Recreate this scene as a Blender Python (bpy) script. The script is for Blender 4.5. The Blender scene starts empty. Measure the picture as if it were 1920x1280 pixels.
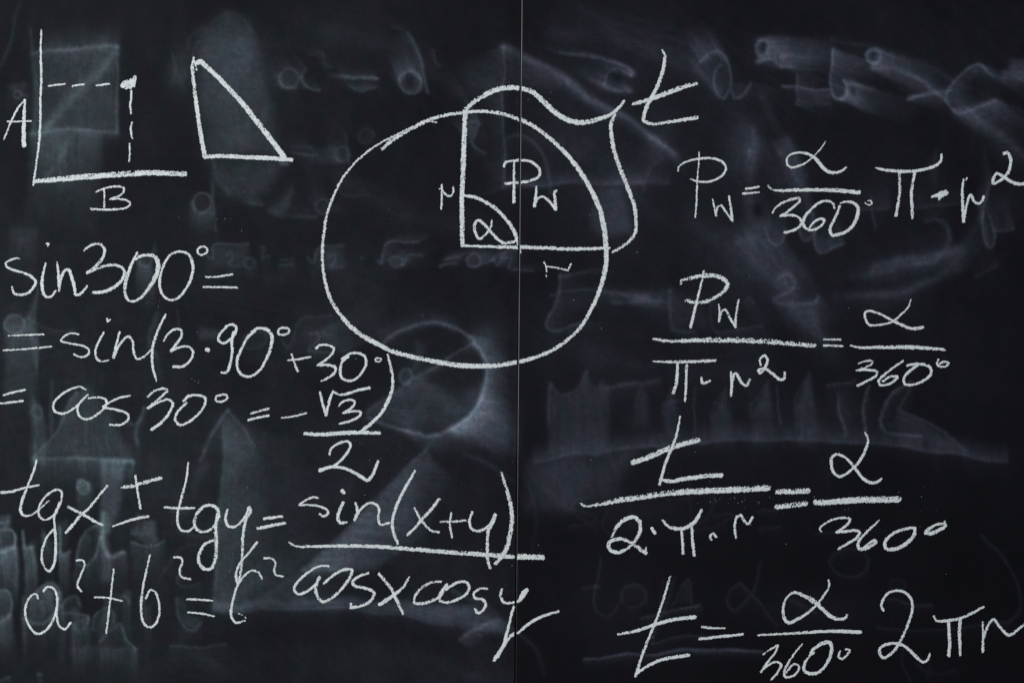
import bpy, math
import numpy as np

# ------------------------------------------------------------------ camera, light, exposure
S = 0.00075                    # metres on the board for one unit of the layout below (1920 x 1280 units in view)
CZ = 1.45                      # height of the middle of the view above the floor
scene = bpy.context.scene
cam_data = bpy.data.cameras.new("camera")
cam_data.lens = 50.0
cam_data.sensor_width = 36.0
cam_data.clip_start = 0.05
cam_data.clip_end = 60.0
cam = bpy.data.objects.new("camera", cam_data)
scene.collection.objects.link(cam)
cam.location = (0.0, -1920 * S * 50.0 / 36.0, CZ)
cam.rotation_euler = (math.radians(90), 0, 0)
scene.camera = cam

world = bpy.data.worlds.new("World")
scene.world = world
world.use_nodes = True
world.node_tree.nodes["Background"].inputs[0].default_value = (0.80, 0.90, 1.0, 1)
world.node_tree.nodes["Background"].inputs[1].default_value = 0.16

def area_light(name, loc, target, size, energy, color):
    l = bpy.data.lights.new(name, 'AREA')
    l.shape = 'RECTANGLE'
    l.size, l.size_y = size
    l.energy = energy
    l.color = color
    o = bpy.data.objects.new(name, l)
    scene.collection.objects.link(o)
    o.location = loc
    import mathutils
    d = mathutils.Vector(target) - mathutils.Vector(loc)
    o.rotation_euler = d.to_track_quat('-Z', 'Y').to_euler()
    return o
area_light("window_light", (-2.9, -4.3, CZ + 1.3), (0.0, 0.0, CZ), (2.0, 2.0), 335.0, (0.96, 0.99, 1.0))

vs = scene.view_settings
vs.view_transform = 'Standard'
vs.look = 'None'
vs.gamma = 1.0
vs.exposure = 0.0
vs.use_curve_mapping = False

# ------------------------------------------------------------------ helpers
rng = np.random.default_rng(11)

def link(o, parent=None):
    scene.collection.objects.link(o)
    if parent is not None:
        o.parent = parent
    return o

def px(x, y, h=0.0):
    """layout units -> world; h = metres proud of the board face"""
    return ((x - 960.0) * S, -h, CZ + (640.0 - y) * S)

def noise2(h, w, ch, cw, seed):
    r = np.random.default_rng(seed)
    gh, gw = int(h / ch) + 3, int(w / cw) + 3
    g = r.random((gh, gw)).astype(np.float32)
    yy = np.arange(h) / ch; xx = np.arange(w) / cw
    y0 = yy.astype(int); x0 = xx.astype(int)
    fy = (yy - y0).astype(np.float32); fx = (xx - x0).astype(np.float32)
    fy = fy * fy * (3 - 2 * fy); fx = fx * fx * (3 - 2 * fx)
    rows = g[y0] * (1 - fy)[:, None] + g[y0 + 1] * fy[:, None]
    return rows[:, x0] * (1 - fx)[None] + rows[:, x0 + 1] * fx[None]

def spline(pts, step=1.0):
    """Catmull-Rom through (x, y, w) rows, resampled evenly"""
    p = np.asarray(pts, float)
    if len(p) == 1:
        p = np.vstack([p, p + [[0.5, 0, 0]]])
    if len(p) == 2:
        q = p
    else:
        e = np.vstack([2 * p[0] - p[1], p, 2 * p[-1] - p[-2]])
        out = []
        for i in range(len(p) - 1):
            a, b, c, d = e[i], e[i + 1], e[i + 2], e[i + 3]
            def kn(t, u, v): return t + max(np.hypot(*(v - u)[:2]), 1e-3) ** 0.5
            t0 = 0.0; t1 = kn(t0, a, b); t2 = kn(t1, b, c); t3 = kn(t2, c, d)
            t = np.linspace(t1, t2, 10, endpoint=False)[:, None]
            A1 = (t1 - t) / (t1 - t0) * a + (t - t0) / (t1 - t0) * b
            A2 = (t2 - t) / (t2 - t1) * b + (t - t1) / (t2 - t1) * c
            A3 = (t3 - t) / (t3 - t2) * c + (t - t2) / (t3 - t2) * d
            B1 = (t2 - t) / (t2 - t0) * A1 + (t - t0) / (t2 - t0) * A2
            B2 = (t3 - t) / (t3 - t1) * A2 + (t - t1) / (t3 - t1) * A3
            out.append((t2 - t) / (t2 - t1) * B1 + (t - t1) / (t2 - t1) * B2)
        q = np.vstack(out + [p[-1:]])
    seg = np.hypot(np.diff(q[:, 0]), np.diff(q[:, 1]))
    u = np.concatenate([[0], np.cumsum(seg)])
    n = max(2, int(u[-1] / step) + 1)
    t = np.linspace(0, u[-1], n)
    return np.stack([np.interp(t, u, q[:, k]) for k in range(q.shape[1])], 1), t

def seam_x(y):
    return 979.0 - 12.4 * (np.asarray(y) / 1280.0)

# ------------------------------------------------------------------ materials
def new_mat(name):
    m = bpy.data.materials.new(name)
    m.use_nodes = True
    nt = m.node_tree
    b = nt.nodes["Principled BSDF"]
    return m, nt, b

def node(nt, t, **kw):
    n = nt.nodes.new(t)
    for k, v in kw.items():
        setattr(n, k, v)
    return n

def math_node(nt, op, a, b):
    n = node(nt, 'ShaderNodeMath', operation=op)
    for i, v in enumerate((a, b)):
        if isinstance(v, (int, float)):
            n.inputs[i].default_value = v
        else:
            nt.links.new(v, n.inputs[i])
    return n.outputs[0]

def mix_col(nt, fac, a, b):
    n = node(nt, 'ShaderNodeMix', data_type='RGBA')
    for sock, v in ((n.inputs[0], fac), (n.inputs[6], a), (n.inputs[7], b)):
        if isinstance(v, (int, float)):
            sock.default_value = v
        elif isinstance(v, tuple):
            sock.default_value = v
        else:
            nt.links.new(v, sock)
    return n.outputs[2]

def pos_noise(nt, scale, detail=3.0, stretch=(1, 1, 1)):
    g = node(nt, 'ShaderNodeNewGeometry')
    mp = node(nt, 'ShaderNodeMapping')
    mp.inputs['Scale'].default_value = stretch
    nt.links.new(g.outputs['Position'], mp.inputs['Vector'])
    n = node(nt, 'ShaderNodeTexNoise')
    n.inputs['Scale'].default_value = scale
    n.inputs['Detail'].default_value = detail
    nt.links.new(mp.outputs[0], n.inputs['Vector'])
    return n.outputs['Fac']

# painted board with chalk dust rubbed into it; the amount of dust is stored per vertex
BOARD, nt, bs = new_mat("blackboard_paint")
at = node(nt, 'ShaderNodeAttribute', attribute_name="dust")
tt = node(nt, 'ShaderNodeAttribute', attribute_name="tint")
fine = pos_noise(nt, 620.0, 2.0)
weave = pos_noise(nt, 330.0, 2.0, (1.0, 1.0, 0.12))
weave2 = pos_noise(nt, 330.0, 2.0, (0.12, 1.0, 1.0))
cloud = pos_noise(nt, 5.0, 4.0)
grain = math_node(nt, 'ADD', math_node(nt, 'MULTIPLY', fine, 1.3), math_node(nt, 'MULTIPLY', math_node(nt, 'ADD', weave, weave2), 0.30))
grain = math_node(nt, 'ADD', grain, 0.05)                     # around 1.0
hue = pos_noise(nt, 38.0, 2.0)
hr = node(nt, 'ShaderNodeMapRange'); hr.inputs[1].default_value = 0.36; hr.inputs[2].default_value = 0.64
nt.links.new(hue, hr.inputs[0])
base_lo = mix_col(nt, hr.outputs[0], (0.0034, 0.0024, 0.0046, 1), (0.0022, 0.0026, 0.0038, 1))
base_hi = mix_col(nt, hr.outputs[0], (0.0058, 0.0044, 0.0070, 1), (0.0042, 0.0047, 0.0064, 1))
base_c = mix_col(nt, cloud, base_lo, base_hi)
dust_w = mix_col(nt, tt.outputs['Fac'], (0.60, 0.60, 0.84, 1), (0.53, 0.60, 0.72, 1))
dust_t = mix_col(nt, tt.outputs['Fac'], (0.49, 0.61, 0.84, 1), (0.43, 0.63, 0.69, 1))
dust_c = mix_col(nt, hr.outputs[0], dust_w, dust_t)
dust_f = math_node(nt, 'MULTIPLY', at.outputs['Fac'], grain)
dust_f.node.use_clamp = True
nt.links.new(mix_col(nt, dust_f, base_c, dust_c), bs.inputs['Base Color'])
bs.inputs['Roughness'].default_value = 0.72
bs.inputs['Specular IOR Level'].default_value = 0.04
bp = node(nt, 'ShaderNodeBump')
bp.inputs['Strength'].default_value = 0.12
bp.inputs['Distance'].default_value = 0.0006
nt.links.new(fine, bp.inputs['Height'])
nt.links.new(bp.outputs[0], bs.inputs['Normal'])

CHALK, nt, bs = new_mat("white_chalk")
f1 = pos_noise(nt, 900.0, 2.0)
f2 = pos_noise(nt, 160.0, 3.0)
v = math_node(nt, 'ADD', math_node(nt, 'MULTIPLY', f1, 0.6), math_node(nt, 'MULTIPLY', f2, 0.4))
rmp = node(nt, 'ShaderNodeMapRange')
rmp.inputs[1].default_value = 0.33; rmp.inputs[2].default_value = 0.62
nt.links.new(v, rmp.inputs[0])
nt.links.new(mix_col(nt, rmp.outputs[0], (0.38, 0.40, 0.415, 1), (0.63, 0.655, 0.65, 1)), bs.inputs['Base Color'])
bs.inputs['Roughness'].default_value = 0.95
bs.inputs['Specular IOR Level'].default_value = 0.15

EDGE, nt, bs = new_mat("bare_panel_edge")
en = pos_noise(nt, 60.0, 4.0, (1, 1, 0.3))
nt.links.new(mix_col(nt, en, (0.045, 0.042, 0.040, 1), (0.17, 0.165, 0.165, 1)), bs.inputs['Base Color'])
bs.inputs['Roughness'].default_value = 0.8

BACK, nt, bs = new_mat("dark_backing")
bn = pos_noise(nt, 40.0)
nt.links.new(mix_col(nt, bn, (0.004, 0.004, 0.005, 1), (0.008, 0.008, 0.009, 1)), bs.inputs['Base Color'])
bs.inputs['Roughness'].default_value = 0.9

# ------------------------------------------------------------------ rubbed-out chalk: a map of dust levels over the board
R = 2.0                                      # layout units per cell
OX, OY = -24.0, -24.0
GW, GH = int((1920 + 48) / R) + 1, int((1280 + 48) / R) + 1
XX = (np.arange(GW) * R + OX).astype(np.float32)
YY = (np.arange(GH) * R + OY).astype(np.float32)
DUST = np.zeros((GH, GW), np.float32)
LINES = np.zeros((GH, GW), np.float32)      # the remains of the strokes themselves, before the eraser dragged them
STREAK = noise2(600, 600, 1.0, 22.0, 5) * 0.6 + noise2(600, 600, 3.0, 60.0, 6) * 0.4     # rows: across the wipe, columns: along it

GAIN = 1.32
def win(x0, y0, x1, y1, m=0):
    a = int(max(0, (x0 - m - OX) // R)); b = int(min(GW, (x1 + m - OX) // R + 2))
    c = int(max(0, (y0 - m - OY) // R)); d = int(min(GH, (y1 + m - OY) // R + 2))
    return slice(c, d), slice(a, b)

def dist_line(sl, pts):
    q, u = spline([(p[0], p[1]) for p in pts], 2.5)
    X, Y = np.meshgrid(XX[sl[1]], YY[sl[0]])
    best = np.full(X.shape, 1e9, np.float32); bt = np.zeros(X.shape, np.float32)
    for i in range(0, len(q), 24):
        c = q[i:i + 24]
        d = (X[..., None] - c[:, 0].astype(np.float32)) ** 2 + (Y[..., None] - c[:, 1].astype(np.float32)) ** 2
        k = d.argmin(-1); dm = np.take_along_axis(d, k[..., None], -1)[..., 0]
        w = dm < best
        best[w] = dm[w]; bt[w] = (u[i:i + 24][k] / max(u[-1], 1e-6))[w]
    return np.sqrt(best), bt

def streak_at(X, Y, ang, seed=0):
    """noise that runs in streaks along direction ang"""
    ca, sa = math.cos(ang), math.sin(ang)
    al = X * ca + Y * sa + seed * 77; ac = -X * sa + Y * ca + seed * 53
    i = (ac / 1.9); j = (al / 3.0).astype(int) % 600
    i0 = np.floor(i).astype(int); f = i - i0
    return 0.5 + 0.62 * ((STREAK[i0 % 600, j] * (1 - f) + STREAK[(i0 + 1) % 600, j] * f) - 0.5)

def add(sl, v):
    """combine so that overlaps do not pile up without end"""
    D = DUST[sl]
    np.copyto(D, np.sqrt(D * D + v * v + 0.9 * D * v))

def ghost(pts, w, I, soft=0.75, fade=(1, 1)):
    xs = [p[0] for p in pts]; ys = [p[1] for p in pts]
    sl = win(min(xs), min(ys), max(xs), max(ys), w * 2.2)
    d, t = dist_line(sl, pts)
    v = GAIN * I * np.exp(-(d / (w * soft)) ** 2) * (fade[0] * (1 - t) + fade[1] * t)
    X, Y = np.meshgrid(XX[sl[1]], YY[sl[0]])
    v *= 0.72 + 0.56 * STREAK[(Y / 3).astype(int) % 600, (X / 2.5).astype(int) % 600]
    core = np.exp(-(d / (w * soft * 0.6)) ** 2) / np.maximum(np.exp(-(d / (w * soft)) ** 2), 1e-6)
    add(sl, v * (0.5 + 0.5 * core))
    if w < 9:
        np.maximum(LINES[sl], v, out=LINES[sl])

def ring(cx, cy, rx, ry, w, I, fill=0.0, rot=0.0):
    a = np.linspace(0.4, 0.4 + 2 * math.pi, 17)
    c, s = math.cos(rot), math.sin(rot)
    pts = [(cx + rx * math.cos(k) * c - ry * math.sin(k) * s, cy + rx * math.cos(k) * s + ry * math.sin(k) * c) for k in a]
    ghost(pts, w, I)
    if fill:
        poly(pts[:-1], fill, 5)

def smear(pts, w, vec, I, decay=1.0, streak=0.7, curve=0.0, seed=0):
    """chalk line dragged by the eraser along vec: bright at the line, fading along the drag"""
    L = math.hypot(*vec); ang = math.atan2(vec[1], vec[0])
    xs = [p[0] for p in pts]; ys = [p[1] for p in pts]
    m = w * 2
    sl = win(min(xs + [x + vec[0] for x in xs]), min(ys + [y + vec[1] for y in ys]),
             max(xs + [x + vec[0] for x in xs]), max(ys + [y + vec[1] for y in ys]), m + abs(curve))
    d, t = dist_line(sl, pts)
    P = np.exp(-(d / (w * 0.8)) ** 2).astype(np.float32)
    out = np.zeros_like(P)
    n = max(2, int(L / R))
    for i in range(n + 1):
        f = i / n
        k = math.sin(math.pi * f * 0.5) * 0 + curve * f * f
        ox = int(round((vec[0] * f - math.sin(ang) * k) / R)); oy = int(round((vec[1] * f + math.cos(ang) * k) / R))
        h, ww = P.shape
        ys0, ys1 = max(0, oy), min(h, h + oy); xs0, xs1 = max(0, ox), min(ww, ww + ox)
        if ys1 <= ys0 or xs1 <= xs0:
            continue
        src = P[ys0 - oy:ys1 - oy, xs0 - ox:xs1 - ox] * ((1 - f) ** decay)
        np.maximum(out[ys0:ys1, xs0:xs1], src, out=out[ys0:ys1, xs0:xs1])
    X, Y = np.meshgrid(XX[sl[1]], YY[sl[0]])
    st = streak_at(X, Y, ang, seed)
    add(sl, GAIN * I * out * (1 - streak + 2 * streak * st * 0.95))

def poly(pts, I, soft=8.0, streak=0.0, ang=0.0, grad=None, seed=0):
    """soft filled outline; grad = (x0, y0, x1, y1): full strength at the first point, none at the second"""
    p = np.asarray([(a[0], a[1]) for a in pts], np.float32)
    sl = win(p[:, 0].min(), p[:, 1].min(), p[:, 0].max(), p[:, 1].max(), soft * 2)
    X, Y = np.meshgrid(XX[sl[1]], YY[sl[0]])
    inside = np.zeros(X.shape, bool); best = np.full(X.shape, 1e9, np.float32)
    for i in range(len(p)):
        a, b = p[i], p[(i + 1) % len(p)]
        cond = (a[1] > Y) != (b[1] > Y)
        xi = (b[0] - a[0]) * (Y - a[1]) / (b[1] - a[1] + 1e-9) + a[0]
        inside ^= cond & (X < xi)
        ab = b - a; L = max(float(ab @ ab), 1e-6)
        t = np.clip(((X - a[0]) * ab[0] + (Y - a[1]) * ab[1]) / L, 0, 1)
        best = np.minimum(best, np.hypot(X - a[0] - t * ab[0], Y - a[1] - t * ab[1]))
    sd = np.where(inside, best, -best)
    v = GAIN * 0.9 * I / (1 + np.exp(-np.clip(sd / (soft * 0.4), -20, 20)))
    if grad:
        g = np.array([grad[2] - grad[0], grad[3] - grad[1]], float); L = float(g @ g)
        t = np.clip(((X - grad[0]) * g[0] + (Y - grad[1]) * g[1]) / L, 0, 1)
        v = v * (1 - t)
    if streak:
        v = v * (1 - streak + 2 * streak * streak_at(X, Y, ang, seed))
    add(sl, v)

def haze(cx, cy, rx, ry, I, rot=0.0, streak=0.0, ang=0.0, power=2.0, seed=0):
    m = max(rx, ry) * 1.9
    sl = win(cx - m, cy - m, cx + m, cy + m)
    X, Y = np.meshgrid(XX[sl[1]], YY[sl[0]])
    c, s = math.cos(rot), math.sin(rot)
    a = ((X - cx) * c + (Y - cy) * s) / rx; b = (-(X - cx) * s + (Y - cy) * c) / ry
    v = I * np.exp(-(a * a + b * b) ** (power / 2))
    if streak:
        v = v * (1 - streak + 2 * streak * streak_at(X, Y, ang, seed))
    add(sl, v)

def clean(pts, w, k):
    """a stroke wiped clean: takes dust away"""
    xs = [p[0] for p in pts]; ys = [p[1] for p in pts]
    sl = win(min(xs), min(ys), max(xs), max(ys), w * 2)
    d, t = dist_line(sl, pts)
    DUST[sl] *= 1 - k * np.exp(-(d / w) ** 2)

V = math.pi / 2
# ---- overall film of dust: heavier on the west panel
film = (2.0 + 6.5 * noise2(GH, GW, 90, 70, 21) + 3.0 * noise2(GH, GW, 30, 14, 22))
XG, YG = np.meshgrid(XX, YY)
film *= np.where(XG < seam_x(YG), 1.0, np.clip(1.0 - (YG - 500) / 700, 0.1, 1.0) * 0.75)
DUST += film
haze(150, 720, 330, 400, 6, streak=0.5, ang=V)
haze(480, 1000, 330, 260, 5, streak=0.4, ang=V, seed=1)
haze(1300, 640, 360, 280, 5, streak=0.3, ang=0.5, seed=2)
haze(1180, 250, 300, 180, 5, streak=0.4, ang=0.6, seed=3)

# ---- erased square beside the axes sketch
poly([(66, 96), (215, 86), (221, 246), (60, 250)], 15, 7, 0.3, V)
ghost([(62, 101), (130, 93), (215, 88)], 8, 20)
ghost([(217, 88), (221, 160), (219, 247)], 6, 18)
ghost([(60, 248), (130, 241), (221, 247)], 6, 18)
haze(213, 252, 12, 9, 14)
ghost([(212, 102), (150, 168), (88, 236)], 16, 20)
smear([(88, 92), (215, 86)], 8, (4, -62), 16, 1.4, 0.8, seed=1)
ghost([(58, 55), (63, 110), (70, 190), (64, 245)], 7, 13)
poly([(60, 250), (190, 248), (175, 430), (60, 430)], 14, 12, 0.5, V, grad=(120, 240, 120, 450), seed=2)
smear([(60, 250), (190, 250)], 9, (-12, 250), 14, 1.3, 0.8, seed=3)
ghost([(128, 270), (112, 300), (90, 330)], 9, 12)
ghost([(150, 128), (150, 158)], 2.2, 16)
ring(31, 180, 7, 8, 3, 22); ghost([(40, 182), (52, 182)], 3, 16); smear([(20, 165), (45, 160)], 8, (-4, 40), 12)
ghost([(38, 8), (22, 60), (4, 112), (-8, 130)], 5, 14)
# ---- rubbed patch behind the triangle
poly([(368, 110), (380, 52), (425, 22), (462, 42), (484, 95), (500, 150), (515, 240), (525, 290), (385, 290), (372, 180)], 19, 16, 0.2, V)
haze(440, 90, 55, 62, 9); haze(425, 235, 40, 50, 8)
ghost([(398, 40), (425, 24), (450, 30), (470, 60)], 6, 11)
ghost([(352, 92), (358, 70), (372, 58)], 6, 11)
haze(336, 130, 24, 42, 24, streak=0.7, ang=1.2); ghost([(322, 100), (326, 130), (320, 150)], 4, 12)
ghost([(361, 112), (365, 92), (375, 78)], 3, 18)
poly([(388, 300), (530, 304), (522, 330), (500, 360), (470, 380), (425, 366), (400, 340)], 15, 14, .3, 1.0); haze(440, 330, 50, 45, 6, streak=0.4, ang=V); ghost([(395, 295), (410, 340), (430, 360)], 8, 9)
ghost([(528, 309), (540, 309)], 4, 34)
# ---- ghosts along the top
def o_ghost(cx, cy, r, I): ring(cx, cy, r, r * 1.08, 3.6, I, I * 0.35)
o_ghost(542, 150, 18, 22); smear([(526, 145), (530, 165), (550, 170)], 6, (-22, -12), 14, 1, .5)
ghost([(572, 130), (565, 148), (575, 164), (602, 168)], 4, 24); smear([(566, 148), (575, 164)], 5, (-20, 5), 14)
ghost([(580, 106), (606, 105), (607, 125), (622, 126)], 2.6, 15)
smear([(645, 146), (707, 149)], 4, (-40, -8), 22, 1.2, .8); ghost([(648, 146), (707, 149)], 3.5, 18)
ghost([(655, 162), (680, 172), (706, 165)], 3.5, 18); poly([(650, 158), (706, 163), (680, 172)], 12, 5)
ring(768, 153, 21, 21, 4.2, 27, 12); smear([(749, 150), (768, 132), (788, 148)], 5, (-22, -58), 18, 1.0, .7, seed=4)
ghost([(736, 50), (765, 63), (783, 92), (792, 115), (797, 150), (799, 176)], 4.2, 20, fade=(0.5, 1.1))
smear([(765, 65), (786, 95), (796, 150)], 6, (-30, 8), 12, 1.2, .6)
ghost([(814, 92), (822, 122), (829, 124)], 3, 12)
ghost([(944, 90), (945, 200), (947, 300), (942, 352)], 3.2, 27)
poly([(944, 92), (866, 126), (880, 172), (944, 200)], 11, 14, .6, 0.3)
smear([(944, 90), (1000, 118), (1060, 152), (1110, 186), (1180, 226), (1262, 290)], 9, (26, 42), 20, 1.2, .6, seed=5)
ghost([(944, 90), (1000, 120), (1060, 154), (1110, 190), (1180, 228), (1265, 292)], 12, 14)
poly([(946, 95), (1060, 160), (1030, 170), (946, 160)], 12, 10, .6, 0.2)
ghost([(942, 352), (985, 346), (1100, 341), (1260, 346)], 4, 10, fade=(1.2, .4)); smear([(945, 350), (1100, 341), (1250, 346)], 6, (0, -26), 17, 1.1, .4)
ghost([(1048, 100), (1085, 104), (1130, 112), (1175, 128), (1188, 140), (1186, 147)], 6, 20)
smear([(1175, 128), (1188, 142)], 7, (-95, -22), 18, 1.2, .7); smear([(1132, 160), (1170, 170), (1185, 170)], 8, (-80, -40), 22, 1.2, .7)
ghost([(1186, 146), (1160, 132), (1140, 138), (1130, 158)], 3.4, 24); ghost([(1130, 158), (1150, 170), (1185, 171)], 6, 18)
haze(883, 244, 12, 24, 24); ghost([(866, 250), (880, 232), (898, 228), (893, 250), (884, 266), (894, 280), (912, 290)], 4, 20)
smear([(870, 190), (900, 230)], 10, (-30, -40), 12, 1, .6)
ghost([(950, 262), (975, 253), (1005, 270), (1025, 300), (1034, 345), (1036, 362)], 6, 15)
ghost([(654, 250), (655, 285), (658, 306)], 3, 16); ring(645, 287, 15, 15, 4, 15, 6); ring(688, 258, 13, 13, 4, 11, 5)
smear([(632, 275), (634, 300)], 8, (-80, 12), 12, 1.2, .7)
ghost([(550, 278), (582, 275)], 3.6, 17); ghost([(552, 291), (592, 288)], 3.6, 16); poly([(560, 288), (640, 286), (640, 300), (580, 302)], 9, 6)
ring(605, 388, 14, 14, 3.4, 17, 5); ghost([(638, 352), (641, 364), (690, 366)], 4, 11); haze(632, 390, 14, 9, 13)
ring(379, 380, 16, 20, 4, 22, 6); smear([(362, 380), (368, 400), (395, 400)], 6, (-6, 45), 18, 1.2, .7)
ghost([(397, 340), (398, 372), (406, 430)], 5, 16); poly([(392, 380), (398, 345), (402, 430), (390, 430)], 10, 6)
poly([(500, 392), (530, 372), (546, 350), (550, 364), (536, 398), (520, 405)], 19, 6); ghost([(462, 378), (492, 381)], 6, 14); ghost([(525, 405), (592, 406)], 5, 12)
# ---- ghosts in the upper right
ghost([(1314, 120), (1330, 106), (1352, 100), (1366, 115), (1372, 140), (1370, 165), (1358, 180), (1344, 174), (1338, 152), (1346, 130), (1354, 123)], 4.2, 27)
poly([(1314, 120), (1345, 100), (1366, 115), (1372, 160), (1356, 180), (1342, 172)], 11, 6)
smear([(1316, 118), (1346, 101), (1364, 112)], 8, (-40, -62), 21, 1.1, .8, seed=6)
smear([(1310, 135), (1345, 175)], 8, (-26, -40), 14, 1.2, .6)
ghost([(1374, 166), (1381, 180), (1391, 178), (1402, 166), (1408, 154)], 5, 24); poly([(1374, 150), (1376, 172), (1390, 178), (1405, 158)], 13, 6)
poly([(1418, 74), (1442, 70), (1560, 72), (1562, 100), (1480, 128), (1460, 126), (1444, 114), (1420, 120)], 27, 5, 0.5, 0.02, grad=(1420, 95, 1600, 110), seed=7)
ring(1427, 93, 10, 14, 4.5, 22); ghost([(1420, 116), (1444, 113), (1460, 126), (1478, 129)], 6, 20); clean([(1428, 88), (1428, 98)], 6, 0.55)
smear([(1463, 128), (1465, 105)], 6, (120, 6), 18, 1, .8)
ghost([(1464, 163), (1490, 165), (1556, 167)], 3.6, 27); ghost([(1490, 142), (1493, 165), (1494, 198)], 3.6, 22); poly([(1494, 168), (1560, 170), (1556, 198), (1494, 200)], 9, 5, .5)
ghost([(1562, 90), (1560, 120), (1555, 152), (1560, 180), (1571, 188), (1583, 184), (1588, 166), (1583, 150)], 4.4, 29)
smear([(1586, 150), (1588, 170), (1575, 188)], 6, (140, 50), 20, 1.2, .8, seed=8); smear([(1562, 92), (1560, 120)], 6, (120, 42), 13, 1.2, .8)
ghost([(1590, 158), (1640, 165)], 6, 18)
ring(1640, 107, 13, 13, 5.5, 30, 12); smear([(1648, 96), (1638, 128)], 7, (130, 62), 22, 1.1, .8, seed=9); ghost([(1636, 130), (1682, 134), (1722, 150), (1772, 186)], 8, 18)
smear([(1700, 183), (1722, 178), (1766, 174)], 5, (36, -6), 22, 1.3, .6); ghost([(1700, 184), (1730, 178)], 4, 20)
ghost([(1862, 142), (1836, 120), (1806, 132), (1782, 160), (1772, 186), (1784, 207), (1802, 213), (1832, 202), (1864, 192)], 4.4, 26)
smear([(1836, 120), (1862, 142)], 6, (80, 60), 14, 1.2, .7); smear([(1790, 211), (1862, 193)], 8, (90, 62), 20, 1.2, .7, seed=10)
poly([(1895, 112), (1940, 108), (1940, 152), (1880, 148), (1881, 132), (1894, 130)], 26, 6, .4, 0.5); smear([(1882, 148), (1930, 150)], 8, (40, 40), 16)
poly([(1413, 238), (1421, 262), (1419, 300), (1410, 342), (1403, 335), (1400, 290)], 20, 8); haze(1390, 285, 34, 52, 13, streak=.4, ang=V); ghost([(1406, 284), (1398, 314)], 2.6, 15)
poly([(1404, 360), (1440, 380), (1448, 420), (1430, 436), (1404, 420), (1395, 380)], 18, 10); clean([(1425, 388), (1425, 398)], 13, 0.75)
haze(1408, 440, 26, 22, 22); ghost([(1436, 430), (1442, 452), (1455, 460), (1468, 450), (1471, 430)], 5, 19); poly([(1438, 425), (1455, 460), (1470, 440), (1465, 400)], 11, 8)
ghost([(1498, 430), (1506, 450), (1520, 447), (1528, 430), (1526, 400)], 5, 16); ghost([(1529, 430), (1531, 470), (1545, 471), (1562, 464), (1580, 454)], 3.2, 24); poly([(1531, 440), (1533, 470), (1575, 456)], 8, 5)
smear([(1455, 270), (1475, 265)], 9, (70, 175), 14, 0.7, .7, seed=11); ghost([(1460, 285), (1500, 345), (1528, 425)], 11, 11)
smear([(1390, 455), (1460, 460)], 16, (120, 150), 15, 1.1, .7, seed=12)
ghost([(1608, 397), (1660, 393), (1672, 387)], 3.4, 15); ghost([(1634, 370), (1638, 400), (1642, 435)], 3.4, 11); ghost([(1718, 389), (1800, 379)], 5, 10)
ghost([(1856, 330), (1846, 400), (1842, 430), (1848, 462), (1857, 470), (1864, 446), (1858, 410)], 3.6, 22); ghost([(1864, 436), (1884, 436), (1900, 432)], 3.4, 22); smear([(1845, 420), (1850, 465)], 6, (-10, -90), 12, 1, .6)
ghost([(1738, 414), (1760, 412), (1778, 428), (1780, 452), (1762, 480), (1715, 496)], 8, 11); smear([(1640, 500), (1720, 484), (1806, 466)], 10, (-30, 40), 14, 1, .6, seed=13); ghost([(1590, 560), (1680, 548), (1750, 522), (1806, 478)], 12, 8)
poly([(1735, 312), (1752, 280), (1758, 300), (1752, 350), (1742, 340)], 14, 7); haze(1230, 290, 26, 60, 11, 0.3)
haze(1140, 400, 40, 60, 8); poly([(1120, 348), (1165, 350), (1190, 440), (1120, 446), (1106, 430)], 13, 7, .3, 0.1)
for k in range(4):
    ghost([(1060 + 24 * k, 4 + 14 * k), (1180, 34 + 19 * k), (1290, 66 + 22 * k), (1330, 100 + 18 * k)], 13 + k % 3, 3.4 + (k * 5) % 3)
ghost([(1240, 300), (1222, 320), (1208, 360)], 4, 13); ghost([(1425, 180), (1470, 260), (1510, 330)], 14, 8); ghost([(1800, 205), (1870, 250), (1930, 300)], 18, 12)
ghost([(1560, 72), (1640, 88), (1740, 128), (1840, 180)], 10, 7); ghost([(1570, 560), (1660, 552), (1740, 530), (1800, 500)], 20, 9)
ghost([(1600, 520), (1700, 500), (1800, 460), (1850, 400)], 16, 8); ghost([(1870, 500), (1830, 520)], 4, 10); haze(1700, 495, 110, 26, 10, -.2, .5, -.2)
haze(1090, 560, 60, 22, 9); haze(1400, 500, 70, 70, 7, .6)
for pts, w, i in (([(1040, 60), (1180, 80), (1320, 150), (1420, 260), (1480, 380)], 34, 6), ([(1000, 250), (1120, 300), (1240, 400)], 40, 5), ([(1450, 90), (1620, 120), (1800, 200), (1900, 300)], 36, 6),
                  ([(1300, 420), (1450, 520), (1560, 660)], 44, 6), ([(1500, 600), (1680, 560), (1820, 470), (1880, 380)], 40, 5), ([(600, 60), (740, 90), (860, 170)], 40, 5), ([(640, 330), (760, 400), (920, 430)], 44, 5), ([(1040, 640), (1200, 690), (1400, 700)], 44, 5)):
    ghost(pts, w, i)
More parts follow.
